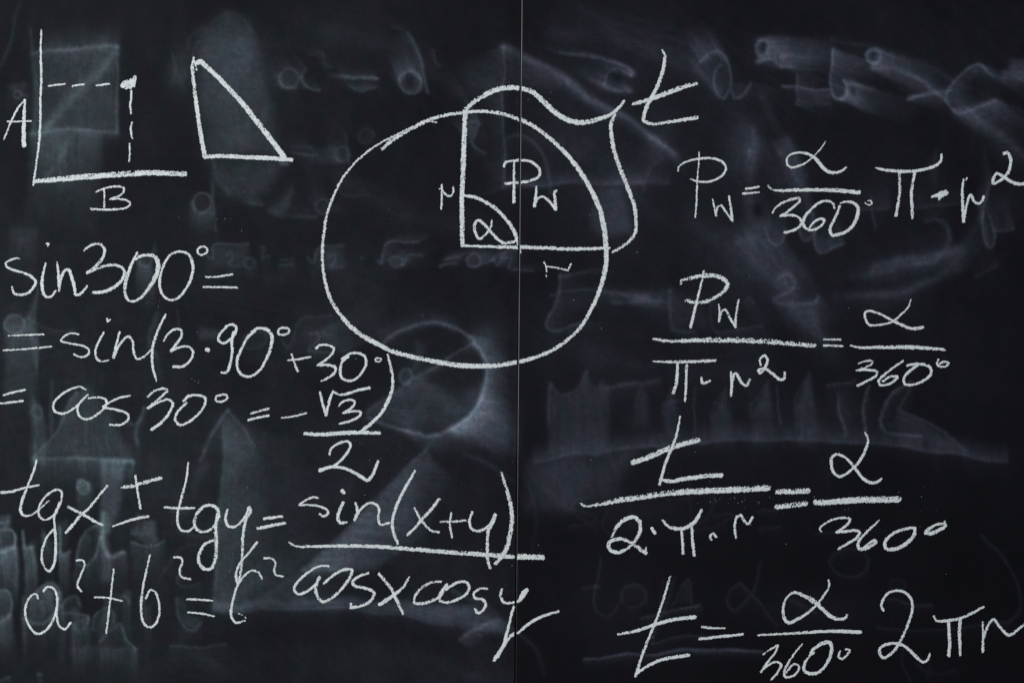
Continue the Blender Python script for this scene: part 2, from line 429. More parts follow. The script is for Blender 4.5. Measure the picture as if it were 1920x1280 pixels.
# ---- middle right
ghost([(1462, 522), (1478, 517), (1490, 530), (1487, 546), (1450, 566), (1532, 568), (1537, 556)], 6, 19); poly([(1450, 568), (1535, 568), (1545, 640), (1490, 600)], 13, 14, .6, 1.0)
haze(1470, 530, 18, 20, 14)
ghost([(1258, 545), (1255, 590), (1260, 616), (1300, 620)], 6, 15); poly([(1182, 542), (1258, 546), (1256, 575), (1190, 572)], 13, 12, .4, 0.1)
ghost([(1334, 560), (1334, 605), (1345, 620), (1424, 612)], 4, 14); ghost([(1395, 570), (1404, 561), (1412, 572)], 3, 14); poly([(1258, 550), (1320, 556), (1330, 615), (1262, 612)], 8, 9)
ghost([(1051, 512), (1048, 545), (1040, 572), (1028, 598), (1025, 614), (1033, 622), (1052, 619), (1092, 601)], 4, 21)
ghost([(1050, 517), (1095, 512), (1150, 510)], 5, 16, fade=(1.1, .4)); ghost([(1034, 551), (1062, 541), (1112, 545)], 3.6, 15)
smear([(1135, 550), (1215, 556)], 9, (20, 16), 18, 1.2, .6); ghost([(1150, 568), (1240, 562)], 6, 13)
# tall lettering wiped downwards
poly([(1028, 850), (1032, 718), (1050, 742), (1080, 732), (1100, 694), (1116, 722), (1130, 708), (1142, 730), (1140, 850)], 15, 8, .5, V, seed=14)
ghost([(1033, 716), (1030, 800)], 4, 15); ghost([(1033, 716), (1052, 742), (1080, 732), (1100, 694)], 3.5, 14)
ghost([(1140, 728), (1190, 722), (1238, 713)], 8, 15)
def blade(x0, x1, top, apex, bot, I, sd):
    """one wiped letter stroke: sharp on its near side, fading across and down"""
    poly([(x0, bot), (x0 - 4, (top + bot) / 2), (apex, top), (x1, (top + bot) / 2 - 10), (x1 + 3, bot)], I, 6, .3, V, grad=(x0, top, x1 + 22, bot + 40), seed=sd)
    ghost([(apex, top + 2), (x0 - 2, (top * 2 + bot) / 3), (x0 - 3, (top + bot) / 2)], 3, I * .55)
blade(1190, 1212, 724, 1205, 800, 17, 41); blade(1246, 1272, 726, 1262, 820, 16, 42); ghost([(1240, 756), (1275, 750)], 4, 11); ghost([(1306, 728), (1304, 770), (1306, 810)], 3, 13)
blade(1340, 1372, 728, 1362, 840, 16, 43); blade(1410, 1446, 712, 1440, 845, 18, 44); blade(1492, 1532, 697, 1517, 840, 21, 45); ghost([(1492, 760), (1530, 752)], 4, 9)
ghost([(1572, 738), (1576, 775), (1586, 812)], 4, 15); ghost([(1630, 722), (1620, 760), (1620, 812)], 4.4, 19); blade(1576, 1592, 735, 1580, 815, 8, 46); haze(1560, 780, 120, 40, 6, streak=.4, ang=V)
ghost([(1455, 720), (1458, 760), (1462, 795)], 2.4, 17); ghost([(1552, 722), (1590, 717), (1600, 712)], 4, 15)
ghost([(1706, 714), (1676, 736), (1655, 770), (1648, 795), (1658, 808), (1700, 815), (1725, 815)], 5, 21); ghost([(1710, 716), (1700, 745), (1686, 768)], 4, 18)
poly([(1660, 800), (1690, 770), (1740, 795), (1800, 838), (1760, 835), (1700, 815)], 11, 8, .5, 0.4); ghost([(1690, 770), (1750, 795), (1810, 845)], 5, 13)
ghost([(1005, 866), (1100, 850), (1200, 838), (1400, 826), (1600, 830), (1750, 846), (1892, 866)], 5, 8); smear([(1005, 864), (1100, 848), (1200, 836), (1400, 824), (1600, 828), (1750, 844), (1890, 864)], 6, (0, -40), 16, 1.2, .5, seed=15)
poly([(990, 862), (1130, 850), (1190, 845), (1160, 930), (1060, 960), (985, 950)], 15, 16, .4, 1.2, seed=16)
# ---- lower right: faint old writing
def faint(pts, I=11, w=2.6): ghost(pts, w, I)
faint([(1112, 933), (1085, 938), (1070, 950), (1118, 968), (1108, 980), (1066, 986)]); faint([(1138, 955), (1130, 985), (1146, 1002)]); faint([(1182, 945), (1182, 990)], 8)
faint([(1292, 903), (1295, 990)], 10); faint([(1250, 938), (1300, 932), (1336, 926), (1342, 940), (1330, 962), (1300, 985), (1280, 995)], 11); faint([(1300, 995), (1340, 985), (1370, 966), (1374, 960), (1340, 962)], 10)
faint([(1424, 961), (1462, 957)], 14); faint([(1423, 990), (1464, 986)], 15); haze(1200, 960, 120, 40, 6)
faint([(1126, 1044), (1120, 1080), (1114, 1112), (1120, 1146), (1136, 1154), (1150, 1144), (1162, 1115)], 14); faint([(1091, 1102), (1125, 1097)], 15)
ring(1184, 1116, 23, 22, 3, 13, 3); faint([(1208, 1108), (1210, 1132)], 9); faint([(1242, 1085), (1232, 1128)], 10); faint([(1258, 1134), (1276, 1100), (1290, 1084), (1296, 1132)], 12); poly([(1262, 1132), (1276, 1100), (1292, 1086), (1296, 1130)], 6, 5)
ghost([(1199, 1157), (1258, 1145), (1314, 1137)], 2.6, 27); ghost([(1222, 1204), (1290, 1192), (1335, 1190)], 3, 15); ghost([(1263, 1080), (1240, 1150), (1221, 1204)], 1.8, 24)
ghost([(1094, 1233), (1200, 1226), (1330, 1218), (1432, 1223)], 3.4, 27); ghost([(1240, 1222), (1430, 1222)], 5, 12)
faint([(1428, 1054), (1420, 1090), (1398, 1125), (1376, 1142), (1366, 1126), (1372, 1104), (1386, 1094), (1408, 1112), (1436, 1150), (1458, 1172)], 11, 3.2)
ring(1592, 1056, 38, 26, 2.6, 15, 2); faint([(1555, 885), (1556, 950), (1580, 964), (1605, 950)], 6); faint([(1590, 925), (1600, 935)], 6)
ring(1683, 1096, 14, 13, 2.6, 9); faint([(1660, 1120), (1690, 1124), (1710, 1134), (1745, 1137)], 11, 4)
faint([(1840, 1000), (1885, 1050), (1908, 1100), (1912, 1140), (1895, 1162), (1840, 1172), (1700, 1178), (1640, 1173)], 10, 4); faint([(1696, 1205), (1692, 1250), (1705, 1280)], 9); faint([(1718, 1245), (1745, 1262), (1795, 1256)], 10); faint([(1745, 1240), (1735, 1275)], 7)
haze(1150, 1150, 120, 120, 5); haze(1530, 1140, 160, 40, 5, streak=.5)
faint([(1480, 1125), (1500, 1135), (1530, 1150)], 9, 5); faint([(1530, 996), (1660, 996)], 8, 3)
# ---- left middle
ring(31, 608, 20, 17, 4.2, 26, 12); poly([(10, 612), (68, 606), (68, 800), (10, 800)], 19, 5, .5, V, grad=(40, 600, 40, 830), seed=17)
poly([(69, 520), (69, 700), (50, 606), (62, 570)], 22, 4); ghost([(69, 540), (69, 690)], 2.4, 18); ghost([(56, 595), (75, 612), (105, 621), (142, 617)], 4, 15)
smear([(20, 430), (62, 430)], 8, (0, 120), 10, .8, .8, seed=18)
ring(277, 490, 12, 12, 4, 18, 4); smear([(263, 492), (285, 505)], 6, (-4, 90), 18, 1, .6, seed=19); poly([(293, 448), (296, 474), (286, 474)], 18, 4)
# old line of roots and letters
G = ghost
G([(388, 480), (399, 489), (403, 459), (465, 455)], 3.8, 21); G([(424, 477), (432, 470), (436, 480), (426, 496), (447, 498)], 3.4, 18); ring(467, 491, 10, 10, 3.6, 17, 5); G([(486, 463), (496, 462), (490, 480), (502, 478)], 3.4, 14)
poly([(404, 460), (464, 457), (460, 500), (404, 500)], 10, 6, .4, V); G([(526, 488), (553, 486)], 3.4, 19); G([(524, 498), (553, 496)], 3.4, 18)
G([(578, 482), (588, 492), (597, 463), (645, 459)], 3.8, 19); G([(614, 479), (628, 474), (628, 490), (616, 499), (644, 499)], 3.4, 16); poly([(596, 463), (645, 462), (650, 505), (596, 505)], 11, 8)
haze(681, 484, 4, 4, 22); G([(710, 492), (716, 495), (723, 458), (782, 453)], 3.4, 23); ring(744, 490, 12, 10, 3.4, 20, 7); G([(757, 494), (768, 477), (790, 477)], 6, 14); haze(760, 486, 30, 14, 11)
G([(828, 487), (860, 484)], 3.2, 22); G([(824, 498), (858, 495)], 3.2, 24); smear([(838, 487), (866, 480)], 5, (30, -22), 13); ring(888, 489, 12, 13, 4, 24, 7); G([(902, 495), (918, 490), (930, 480)], 4, 18); haze(915, 482, 24, 12, 13)
G([(925, 487), (934, 498), (945, 474), (968, 470)], 3.4, 20); G([(944, 484), (962, 485), (956, 503), (1000, 506)], 3.2, 22); poly([(935, 470), (968, 470), (965, 500), (940, 498)], 12, 6)
# second old line
ring(477, 637, 22, 17, 4, 17, 5); poly([(372, 610), (416, 618), (414, 632), (374, 636)], 16, 4, .4); G([(296, 585), (284, 620), (284, 650), (294, 668)], 8, 15); G([(330, 580), (331, 610)], 4, 12)
G([(530, 636), (545, 648), (563, 596), (622, 589)], 4, 14); G([(580, 624), (593, 622), (597, 636), (580, 655), (622, 660)], 3.8, 18); haze(590, 625, 60, 40, 9, streak=.5, ang=-.4)
smear([(600, 620), (640, 660)], 10, (120, -60), 11, 1, .6, seed=20)
# triangle and wide wiped band
G([(426, 768), (398, 815), (372, 863)], 6, 21); G([(426, 771), (460, 802), (479, 833)], 4, 16); poly([(426, 770), (480, 832), (430, 900), (415, 820)], 10, 10)
poly([(420, 790), (560, 820), (620, 1000), (560, 1090), (400, 1145), (404, 1000)], 17, 9, .4, V, grad=(410, 950, 640, 950), seed=21); G([(421, 800), (416, 900), (408, 1000), (399, 1140)], 6, 15)
poly([(55, 770), (62, 742), (76, 764), (84, 800), (84, 870), (58, 870)], 19, 6, .5, V, seed=22); ring(69, 771, 8, 12, 3.4, 19); poly([(99, 712), (102, 760), (94, 820), (86, 800), (94, 750)], 17, 5)
poly([(100, 800), (146, 735), (165, 725), (215, 790), (246, 840), (246, 866), (66, 858)], 15, 10, .5, V, seed=23); G([(147, 735), (108, 798), (66, 850)], 5, 15)
G([(64, 857), (150, 860), (246, 868)], 6, 15); smear([(64, 860), (246, 868)], 7, (0, 70), 13, 1.2, .8, seed=24)
haze(205, 790, 18, 28, 10); G([(268, 768), (258, 800), (256, 832)], 7, 16); G([(240, 788), (252, 795), (262, 786)], 4, 15)
ring(154, 911, 11, 13, 4, 20, 7); smear([(145, 905), (166, 905)], 6, (10, 60), 16, 1, .6)
poly([(186, 862), (234, 862), (228, 935), (208, 1000), (196, 1000), (190, 935)], 21, 6, .4, V, seed=25)
G([(190, 984), (164, 996), (149, 1024), (148, 1050), (160, 1058), (182, 1040), (192, 1010)], 5, 20); G([(197, 960), (196, 1020), (207, 1045), (231, 1038)], 8, 22); poly([(192, 1000), (206, 1000), (210, 1090), (188, 1090)], 17, 6, .5, V)
# lower left, dragged downwards
G([(-10, 993), (18, 994), (28, 1006), (25, 1028), (10, 1035), (-8, 1034)], 4.6, 27); smear([(-10, 1034), (26, 1030)], 7, (2, 130), 27, 1.1, .9, seed=26); G([(0, 980), (14, 978)], 5, 18)
G([(43, 998), (49, 1032), (62, 1030)], 4.4, 23); smear([(46, 1030), (64, 1030)], 6, (3, 170), 23, 1.1, .9, seed=27); G([(83, 992), (92, 1030)], 3.6, 13); smear([(84, 1005), (98, 1020)], 6, (0, 120), 13, 1.1, .8)
G([(113, 985), (118, 1040), (132, 1032)], 5, 21); smear([(114, 1036), (128, 1040)], 6, (8, 120), 19, 1.1, .9, seed=28)
G([(-8, 1104), (12, 1105), (20, 1126), (18, 1152), (-4, 1166)], 5, 23); smear([(-6, 1160), (20, 1152)], 7, (14, 90), 21, 1.1, .8, seed=29); poly([(-10, 1106), (12, 1106), (18, 1150), (-8, 1160)], 13, 5)
G([(58, 1124), (88, 1096), (108, 1100), (110, 1138), (76, 1166), (46, 1158)], 5.5, 21); poly([(58, 1124), (90, 1096), (110, 1104), (108, 1140), (70, 1166), (50, 1156)], 13, 6); smear([(44, 1120), (48, 1165)], 6, (4, 90), 16, 1, .8)
G([(116, 1140), (130, 1124), (146, 1120), (150, 1135)], 5, 18); G([(116, 1150), (150, 1152), (166, 1158), (158, 1178), (142, 1182), (136, 1168)], 4, 19); smear([(136, 1170), (164, 1160)], 7, (6, 90), 17, 1, .7, seed=30)
G([(174, 1182), (178, 1154), (198, 1138), (216, 1156), (200, 1190), (186, 1202), (214, 1176), (226, 1166), (238, 1196), (254, 1214)], 4, 17); poly([(176, 1180), (198, 1140), (214, 1160), (190, 1200)], 10, 6); G([(226, 1120), (240, 1122), (245, 1135)], 5, 13)
smear([(140, 1215), (254, 1214)], 8, (0, 60), 10, 1, .8, seed=31); G([(70, 1262), (74, 1262)], 5, 14); G([(-4, 1276), (20, 1270)], 4, 14)
smear([(247, 1001), (285, 998)], 5, (4, -26), 17, 1.1, .6); G([(247, 1018), (274, 1023), (306, 1015)], 4, 23); poly([(247, 1003), (284, 1000), (300, 1014), (272, 1021)], 11, 4)
G([(342, 1064), (334, 1084), (346, 1096), (372, 1094)], 4, 17); G([(334, 1118), (332, 1150), (342, 1178), (358, 1183), (376, 1168)], 4.4, 20); poly([(334, 1118), (345, 1112), (352, 1150), (378, 1160), (360, 1182), (340, 1178)], 14, 6)
G([(322, 1211), (380, 1213), (424, 1205)], 4, 16); haze(380, 1240, 34, 20, 9); G([(300, 1090), (330, 1040), (370, 1020)], 4, 9); haze(450, 1260, 70, 30, 5)
G([(335, 996), (350, 1002), (395, 1004)], 5, 12); G([(322, 958), (350, 960), (362, 950)], 5, 12); poly([(360, 880), (384, 858), (390, 870), (360, 930)], 12, 5)
rl = np.random.default_rng(5)
for k in range(18):
    x = rl.uniform(-6, 300) if k < 18 else rl.uniform(40, 260); y = rl.uniform(960, 1150) if k < 18 else rl.uniform(690, 800)
    wv = rl.uniform(2.5, 7)
    smear([(x - wv, y + rl.uniform(-4, 4)), (x + wv, y)], wv, (rl.uniform(-4, 8), rl.uniform(60, 170)), rl.uniform(8, 17), 1.2, .5, seed=50 + k)
# ---- rubbed circle in the middle
arc = [(716, 645), (740, 628), (775, 613), (816, 607), (852, 613), (886, 634), (905, 664), (911, 692), (906, 730), (886, 774), (850, 804), (805, 816), (762, 812), (722, 801), (690, 784)]
G(arc, 5.4, 25); smear(arc[5:11], 8, (66, 14), 31, 1.3, .5, seed=32); smear(arc[8:13], 8, (60, 44), 19, 1.4, .6, seed=33); haze(905, 632, 28, 22, 18)
smear(arc[0:5], 8, (-16, -34), 13, 1.2, .5, seed=34)
G([(828, 682), (850, 664), (892, 639)], 3, 24); poly([(842, 672), (800, 702), (740, 740), (688, 776), (680, 786), (760, 810), (840, 800), (890, 760), (905, 720), (860, 740), (800, 722), (790, 700)], 17, 12, .6, 0.1, seed=35)
G([(840, 674), (790, 704), (740, 738), (690, 772)], 6, 16); poly([(690, 770), (790, 700), (830, 725), (770, 735), (720, 760)], 13, 8, .4, .1)
ring(763, 708, 11, 15, 4, 22, 10, .3); poly([(780, 640), (796, 650), (788, 690), (772, 700)], 13, 6, .3, V)
poly([(850, 812), (910, 760), (965, 770), (968, 850), (930, 845)], 21, 16, .5, .5, seed=36)
# ---- long slanting wipe
poly([(802, 838), (750, 890), (698, 944), (640, 1004), (596, 1044), (560, 1072), (700, 1072), (800, 1000), (850, 900)], 33, 5, .75, 0.05, grad=(680, 955, 810, 1030), seed=37)
poly([(640, 1004), (560, 1074), (500, 1112), (400, 1146), (430, 1100), (520, 1040)], 9, 14)
poly([(610, 1034), (560, 1074), (500, 1112), (410, 1144), (620, 1130), (690, 1060)], 19, 7, .5, .05, grad=(530, 1070, 680, 1110), seed=38)
G([(808, 833), (750, 890), (698, 944), (640, 1004), (560, 1073)], 3.2, 12); G([(820, 812), (806, 836), (770, 870)], 5, 10)
poly([(398, 1128), (520, 1130), (640, 1122), (770, 1128), (880, 1130), (960, 1165), (962, 1190), (860, 1172), (750, 1152), (620, 1143), (398, 1147)], 22, 7, .35, 0.05, seed=39)
G([(398, 1147), (520, 1143), (640, 1141), (750, 1154), (862, 1175), (905, 1190)], 4, 13)
G([(850, 1104), (885, 1122), (935, 1152), (975, 1182), (1006, 1218), (1020, 1260)], 7, 15, fade=(1.1, .4)); smear([(864, 1200), (880, 1186), (936, 1160)], 5, (24, 16), 20, 1, .6); G([(862, 1201), (882, 1186), (938, 1160)], 3.4, 17)
ghost([(870, 852), (920, 872), (962, 900)], 8, 10); G([(1000, 900), (1060, 950), (1120, 990)], 8, 5)
haze(880, 1268, 18, 10, 12); G([(980, 890), (1004, 960), (1000, 1040)], 7, 5)
clean([(500, 1180), (640, 1175), (760, 1190), (850, 1215)], 26, 0.5); clean([(962, 0), (968, 60)], 9, .5)
for yk in range(20, 1280, 60):
    x = float(seam_x(yk)) - 12
    clean([(x, yk - 30), (x - .5, yk + 30)], 8, .3)

# the eraser's drag: every leftover line trails off in the direction the hand moved there
def drag(x0, y0, x1, y1, vec, k, m=40.0):
    sm = lambda t: np.clip(t, 0, 1) ** 2 * (3 - 2 * np.clip(t, 0, 1))
    wx = sm((XX - x0) / m + .5) * sm((x1 - XX) / m + .5); wy = sm((YY - y0) / m + .5) * sm((y1 - YY) / m + .5)
    src = LINES * wy[:, None] * wx[None]
    n = int(math.hypot(*vec) / R); acc = np.zeros_like(src)
    for i in range(1, n + 1):
        ox = int(round(vec[0] * i / n / R)); oy = int(round(vec[1] * i / n / R))
        sh = np.roll(np.roll(src, oy, 0), ox, 1)
        np.maximum(acc, sh * (1 - i / (n + 1)) ** 1.25, out=acc)
    st = streak_at(XG + 900, YG + 900, math.atan2(vec[1], vec[0]))
    v = acc * k * (0.55 + 0.9 * st)
    np.copyto(DUST, np.sqrt(DUST * DUST + v * v + 0.5 * DUST * v))
# (long faint swings of the arm)
drag(-60, 440, 330, 1320, (4, 84), .62)
drag(-60, -60, 330, 440, (2, 40), .4)
drag(330, 430, 640, 1320, (6, 60), .4)
drag(480, -60, 900, 420, (-24, -30), .6)
drag(640, 420, 1010, 560, (34, -22), .6)
drag(900, -60, 1010, 420, (-50, 14), .5)
drag(1010, -60, 1300, 240, (-70, -22), .55)
drag(1400, -60, 1960, 260, (96, 34), .6)
drag(1010, 480, 1200, 660, (60, 8), .6)
drag(1200, 240, 1960, 520, (-14, -74), .6)
drag(1200, 500, 1620, 660, (40, 60), .5)
drag(1010, 680, 1960, 880, (3, 60), .45)
drag(660, 590, 960, 830, (20, 8), .4)
drag(1050, 900, 1960, 1320, (4, 18), .35)

# dust spreads: every mark has a wide soft skirt, and the whole film is cloudy and wiped in arcs
def box(a, n, axis):
    c = np.cumsum(np.concatenate([np.repeat(np.take(a, [0], axis), n + 1, axis), a, np.repeat(np.take(a, [-1], axis), n, axis)], axis), axis)
    m = a.shape[axis]; k = 2 * n + 1
    return (np.take(c, range(k, k + m), axis) - np.take(c, range(0, m), axis)) / k
soft = DUST
for _ in range(2):
    soft = box(box(soft, 6, 0), 6, 1)
wl = np.clip((360 - XG) / 80, 0, 1) * np.clip((YG - 660) / 60, 0, 1)
DUST = np.maximum(DUST * (0.84 + 0.46 * wl) + soft * (0.17 - 0.42 * wl), 0)
cl = 0.5 * noise2(GH, GW, 34, 30, 61) + 0.3 * noise2(GH, GW, 13, 12, 62) + 0.2 * noise2(GH, GW, 5, 5, 63)
for hx, hy, hr in ((1428, 92, 7), (1640, 107, 7), (1425, 392, 11), (1600, 172, 5), (1830, 165, 22), (1160, 150, 12), (768, 153, 12)):
    clean([(hx, hy - 3), (hx, hy + 3)], hr, .5)
DUST *= 0.64 + 0.76 * cl
for cx, cy, r0, sd, k in ((300, 1500, 900, 3, 4.5), (1500, -300, 800, 7, 2.5), (2300, 900, 900, 9, 1.5), (700, 300, 1200, 12, 2.5)):
    rad = np.hypot(XG - cx, YG - cy); an = np.arctan2(YG - cy, XG - cx)
    stt = STREAK[(rad / 2.6).astype(int) % 600, ((an + 4) * 90 + sd * 31).astype(int) % 600]
    DUST += k * np.clip(stt - .45, 0, 1) * (0.3 + 1.4 * noise2(GH, GW, 120, 110, 70 + sd)) * np.where(XG > seam_x(YG), np.clip(1.25 - YG / 900, .15, 1), 1)

# the felt leaves feathered, uneven edges: shift the dust a little along the local direction of the wipe
wd = noise2(GH, GW, 26, 26, 81) - .5, noise2(GH, GW, 26, 26, 82) - .5
wf = noise2(GH, GW, 7, 7, 83) - .5, noise2(GH, GW, 7, 7, 84) - .5
side = np.clip((XG - 900) / 160, 0, 1)
down = STREAK[(XG / 1.8).astype(int) % 600, ((YG + 60) / 3).astype(int) % 600] - .5
slant = streak_at(XG + 900, YG + 900, 0.38, 4) - .5
DXw = 9 * wd[0] + 2 * wf[0] + side * 5 * slant
DYw = 9 * wd[1] + 2 * wf[1] + (1 - side) * 3 * down + side * (2 * slant + 2 * down * np.clip((YG - 600) / 80, 0, 1))
ii = np.clip(np.arange(GH)[:, None] + DYw / R, 0, GH - 1.01); jj = np.clip(np.arange(GW)[None] + DXw / R, 0, GW - 1.01)
i0 = ii.astype(int); j0 = jj.astype(int); fi = ii - i0; fj = jj - j0
DUST = ((DUST[i0, j0] * (1 - fj) + DUST[i0, j0 + 1] * fj) * (1 - fi) + (DUST[i0 + 1, j0] * (1 - fj) + DUST[i0 + 1, j0 + 1] * fj) * fi).astype(np.float32)

# levels -> share of the surface covered with chalk dust
def lin(v): return ((v / 255.0 + 0.055) / 1.055) ** 2.4
DUST *= 1 - 0.28 * np.clip(1 - YG / 90, 0, 1)            # level drops towards the top of the view
DUST *= 0.88 + 0.24 * noise2(GH, GW, 2.2, 2.2, 31)
COVER = np.clip((lin(13.0 + DUST) - lin(13.0)) / 0.42, 0, 1).astype(np.float32)
TINT = np.clip(1.25 - XG / 900.0 + 0.5 * (noise2(GH, GW, 60, 60, 41) - .5), 0, 1).astype(np.float32)

def sample(A, x, y):
    fx = np.clip((x - OX) / R, 0, GW - 1.001); fy = np.clip((y - OY) / R, 0, GH - 1.001)
    x0 = fx.astype(int); y0 = fy.astype(int); fx = fx - x0; fy = fy - y0
    return (A[y0, x0] * (1 - fx) + A[y0, x0 + 1] * fx) * (1 - fy) + (A[y0 + 1, x0] * (1 - fx) + A[y0 + 1, x0 + 1] * fx) * fy

# ------------------------------------------------------------------ the blackboard
def mesh_from(name, verts, quads, mat, smooth=False):
    me = bpy.data.meshes.new(name)
    nv, nf = len(verts), len(quads)
    me.vertices.add(nv)
    me.vertices.foreach_set("co", np.asarray(verts, np.float32).ravel())
    me.loops.add(nf * 4)
    me.loops.foreach_set("vertex_index", np.asarray(quads, np.int32).ravel())
    me.polygons.add(nf)
    me.polygons.foreach_set("loop_start", np.arange(0, nf * 4, 4, dtype=np.int32))
    me.polygons.foreach_set("use_smooth", np.full(nf, smooth))
    me.update(calc_edges=True)
    me.materials.append(mat)
    return me

TOPY, BOTY = -260.0, 1540.0
board = bpy.data.objects.new("blackboard", None)
board.location = px(960, BOTY)
board["label"] = "black two-panel school blackboard covered in chalk writing and rubbed-out smears"
board["category"] = "blackboard"
link(board)
base = np.array(px(960, BOTY))
THICK = 0.014

def panel(side):
    step = 2.4
    rows = np.concatenate([np.linspace(TOPY, -24, 12, endpoint=False), np.arange(-24, 1304, step), np.linspace(1304, BOTY, 12)])
    if side < 0:
        fr = np.concatenate([np.linspace(-480, -24, 12, endpoint=False), np.linspace(-24, 0, 11)[:-1] * 1.0])
        n = 408
        grid = np.empty((len(rows), len(fr) + n))
        edge = seam_x(rows) - 2.3
        grid[:, :len(fr)] = fr[None]
        grid[:, len(fr):] = np.linspace(0, 1, n)[None] * edge[:, None]
    else:
        fr = np.concatenate([np.linspace(1920, 1944, 11)[1:], np.linspace(1944, 2400, 13)[1:]])
        n = 400
        grid = np.empty((len(rows), len(fr) + n))
        edge = seam_x(rows) + 0.9
        grid[:, n:] = fr[None]
        grid[:, :n] = edge[:, None] + (1920 - edge)[:, None] * np.linspace(0, 1, n)[None]
    yy = np.repeat(rows[:, None], grid.shape[1], 1)
    h, w = grid.shape
    vx = (grid - 960) * S - base[0]; vz = CZ + (640 - yy) * S - base[2]
    front = np.stack([vx, np.zeros_like(vx), vz], -1).reshape(-1, 3)
    idx = np.arange(h * w).reshape(h, w)
    q = np.stack([idx[:-1, :-1], idx[1:, :-1], idx[1:, 1:], idx[:-1, 1:]], -1).reshape(-1, 4)
    # back corners: sides and rear of the panel
    per = np.concatenate([idx[:, 0], idx[-1, 1:], idx[::-1, -1][1:], idx[0, ::-1][1:-1]])
    off = h * w
    rear = front[per].copy(); rear[:, 1] = THICK
    k = len(per); a = np.arange(k); b = (a + 1) % k
    qs = np.stack([per[b], per[a], off + a, off + b], -1)
    cs = np.array([[off, off + h - 1, off + h - 1 + w - 1, off + 2 * (h - 1) + w - 1]])
    verts = np.vstack([front, rear])
    me = mesh_from("panel", verts, np.vstack([q, qs, cs[:, ::-1]]), BOARD)
    gx = np.concatenate([grid.ravel(), grid.ravel()[per]]); gy = np.concatenate([yy.ravel(), yy.ravel()[per]])
    for nm, A in (("dust", COVER), ("tint", TINT)):
        at = me.attributes.new(nm, 'FLOAT', 'POINT')
        at.data.foreach_set("value", sample(A, gx, gy).astype(np.float32))
    o = link(bpy.data.objects.new("panel", me), board)
    o["label"] = ("greyer smeared black panel on the axes and triangle side" if side < 0 else "darker black panel carrying the fraction formulas")
    return o
panel(-1)
panel(1)

def strip(name, mat, rows, xl, xr, y0, y1, label=None):
    """upright strip between layout x edges xl(y) .. xr(y), from depth y0 (front) to y1"""
    v = []; q = []
    for i, r in enumerate(rows):
        for (x, yd) in ((xl(r), y0), (xr(r), y0), (xr(r), y1), (xl(r), y1)):
            v.append(((x - 960) * S - base[0], yd, CZ + (640 - r) * S - base[2]))
    for i in range(len(rows) - 1):
        a, b = i * 4, i * 4 + 4
        for k in range(4):
            q.append((a + k, b + k, b + (k + 1) % 4, a + (k + 1) % 4))
    e = (len(rows) - 1) * 4
    q.append((0, 1, 2, 3)); q.append((e + 3, e + 2, e + 1, e))
    o = link(bpy.data.objects.new(name, mesh_from(name, v, q, mat)), board)
    if label:
        o["label"] = label
    return o
rows = np.linspace(TOPY + 2, BOTY - 2, 90)
ew = lambda r: float(np.interp(r, [-300, 200, 700, 1000, 1200, 1600], [1.7, 1.6, 1.35, 0.6, 0.2, 0.15]))
strip("edge_trim", EDGE, rows, lambda r: float(seam_x(r)) + 0.75 - ew(r), lambda r: float(seam_x(r)) + 0.75, -0.0003, THICK - 0.001, "thin pale strip along the joint between the panels")
strip("backing_board", BACK, np.array([TOPY + 4, BOTY - 4]), lambda r: -470.0, lambda r: 2390.0, THICK + 0.0006, THICK + 0.02)

# ------------------------------------------------------------------ chalk strokes as grains of chalk lying on the board
C = 0.8                                      # layout units per grain cell
CX0, CY0 = -40.0, -40.0
CW, CH = int(2040 / C), int(1380 / C)
def blur(a):
    a = (np.roll(a, 1, 0) + 2 * a + np.roll(a, -1, 0)) / 4
    return (np.roll(a, 1, 1) + 2 * a + np.roll(a, -1, 1)) / 4
def rank(a):
    a = a - a.mean(); a = a / (a.std() + 1e-9)
    return 0.5 + 0.5 * np.tanh(a * 0.8)
GRAIN = rank(blur(rng.random((CH, CW)).astype(np.float32)) * 1.0 + 0.17 * noise2(CH, CW, 4, 4, 51)).astype(np.float32)
EDGEN = rank(blur(blur(rng.random((CH, CW)).astype(np.float32))) + 0.10 * noise2(CH, CW, 7, 7, 52)).astype(np.float32)
PRESS = noise2(CH, CW, 30, 30, 53)
STK = noise2(64, 4096, 1.0, 9.0, 54)
z_rank = [0]

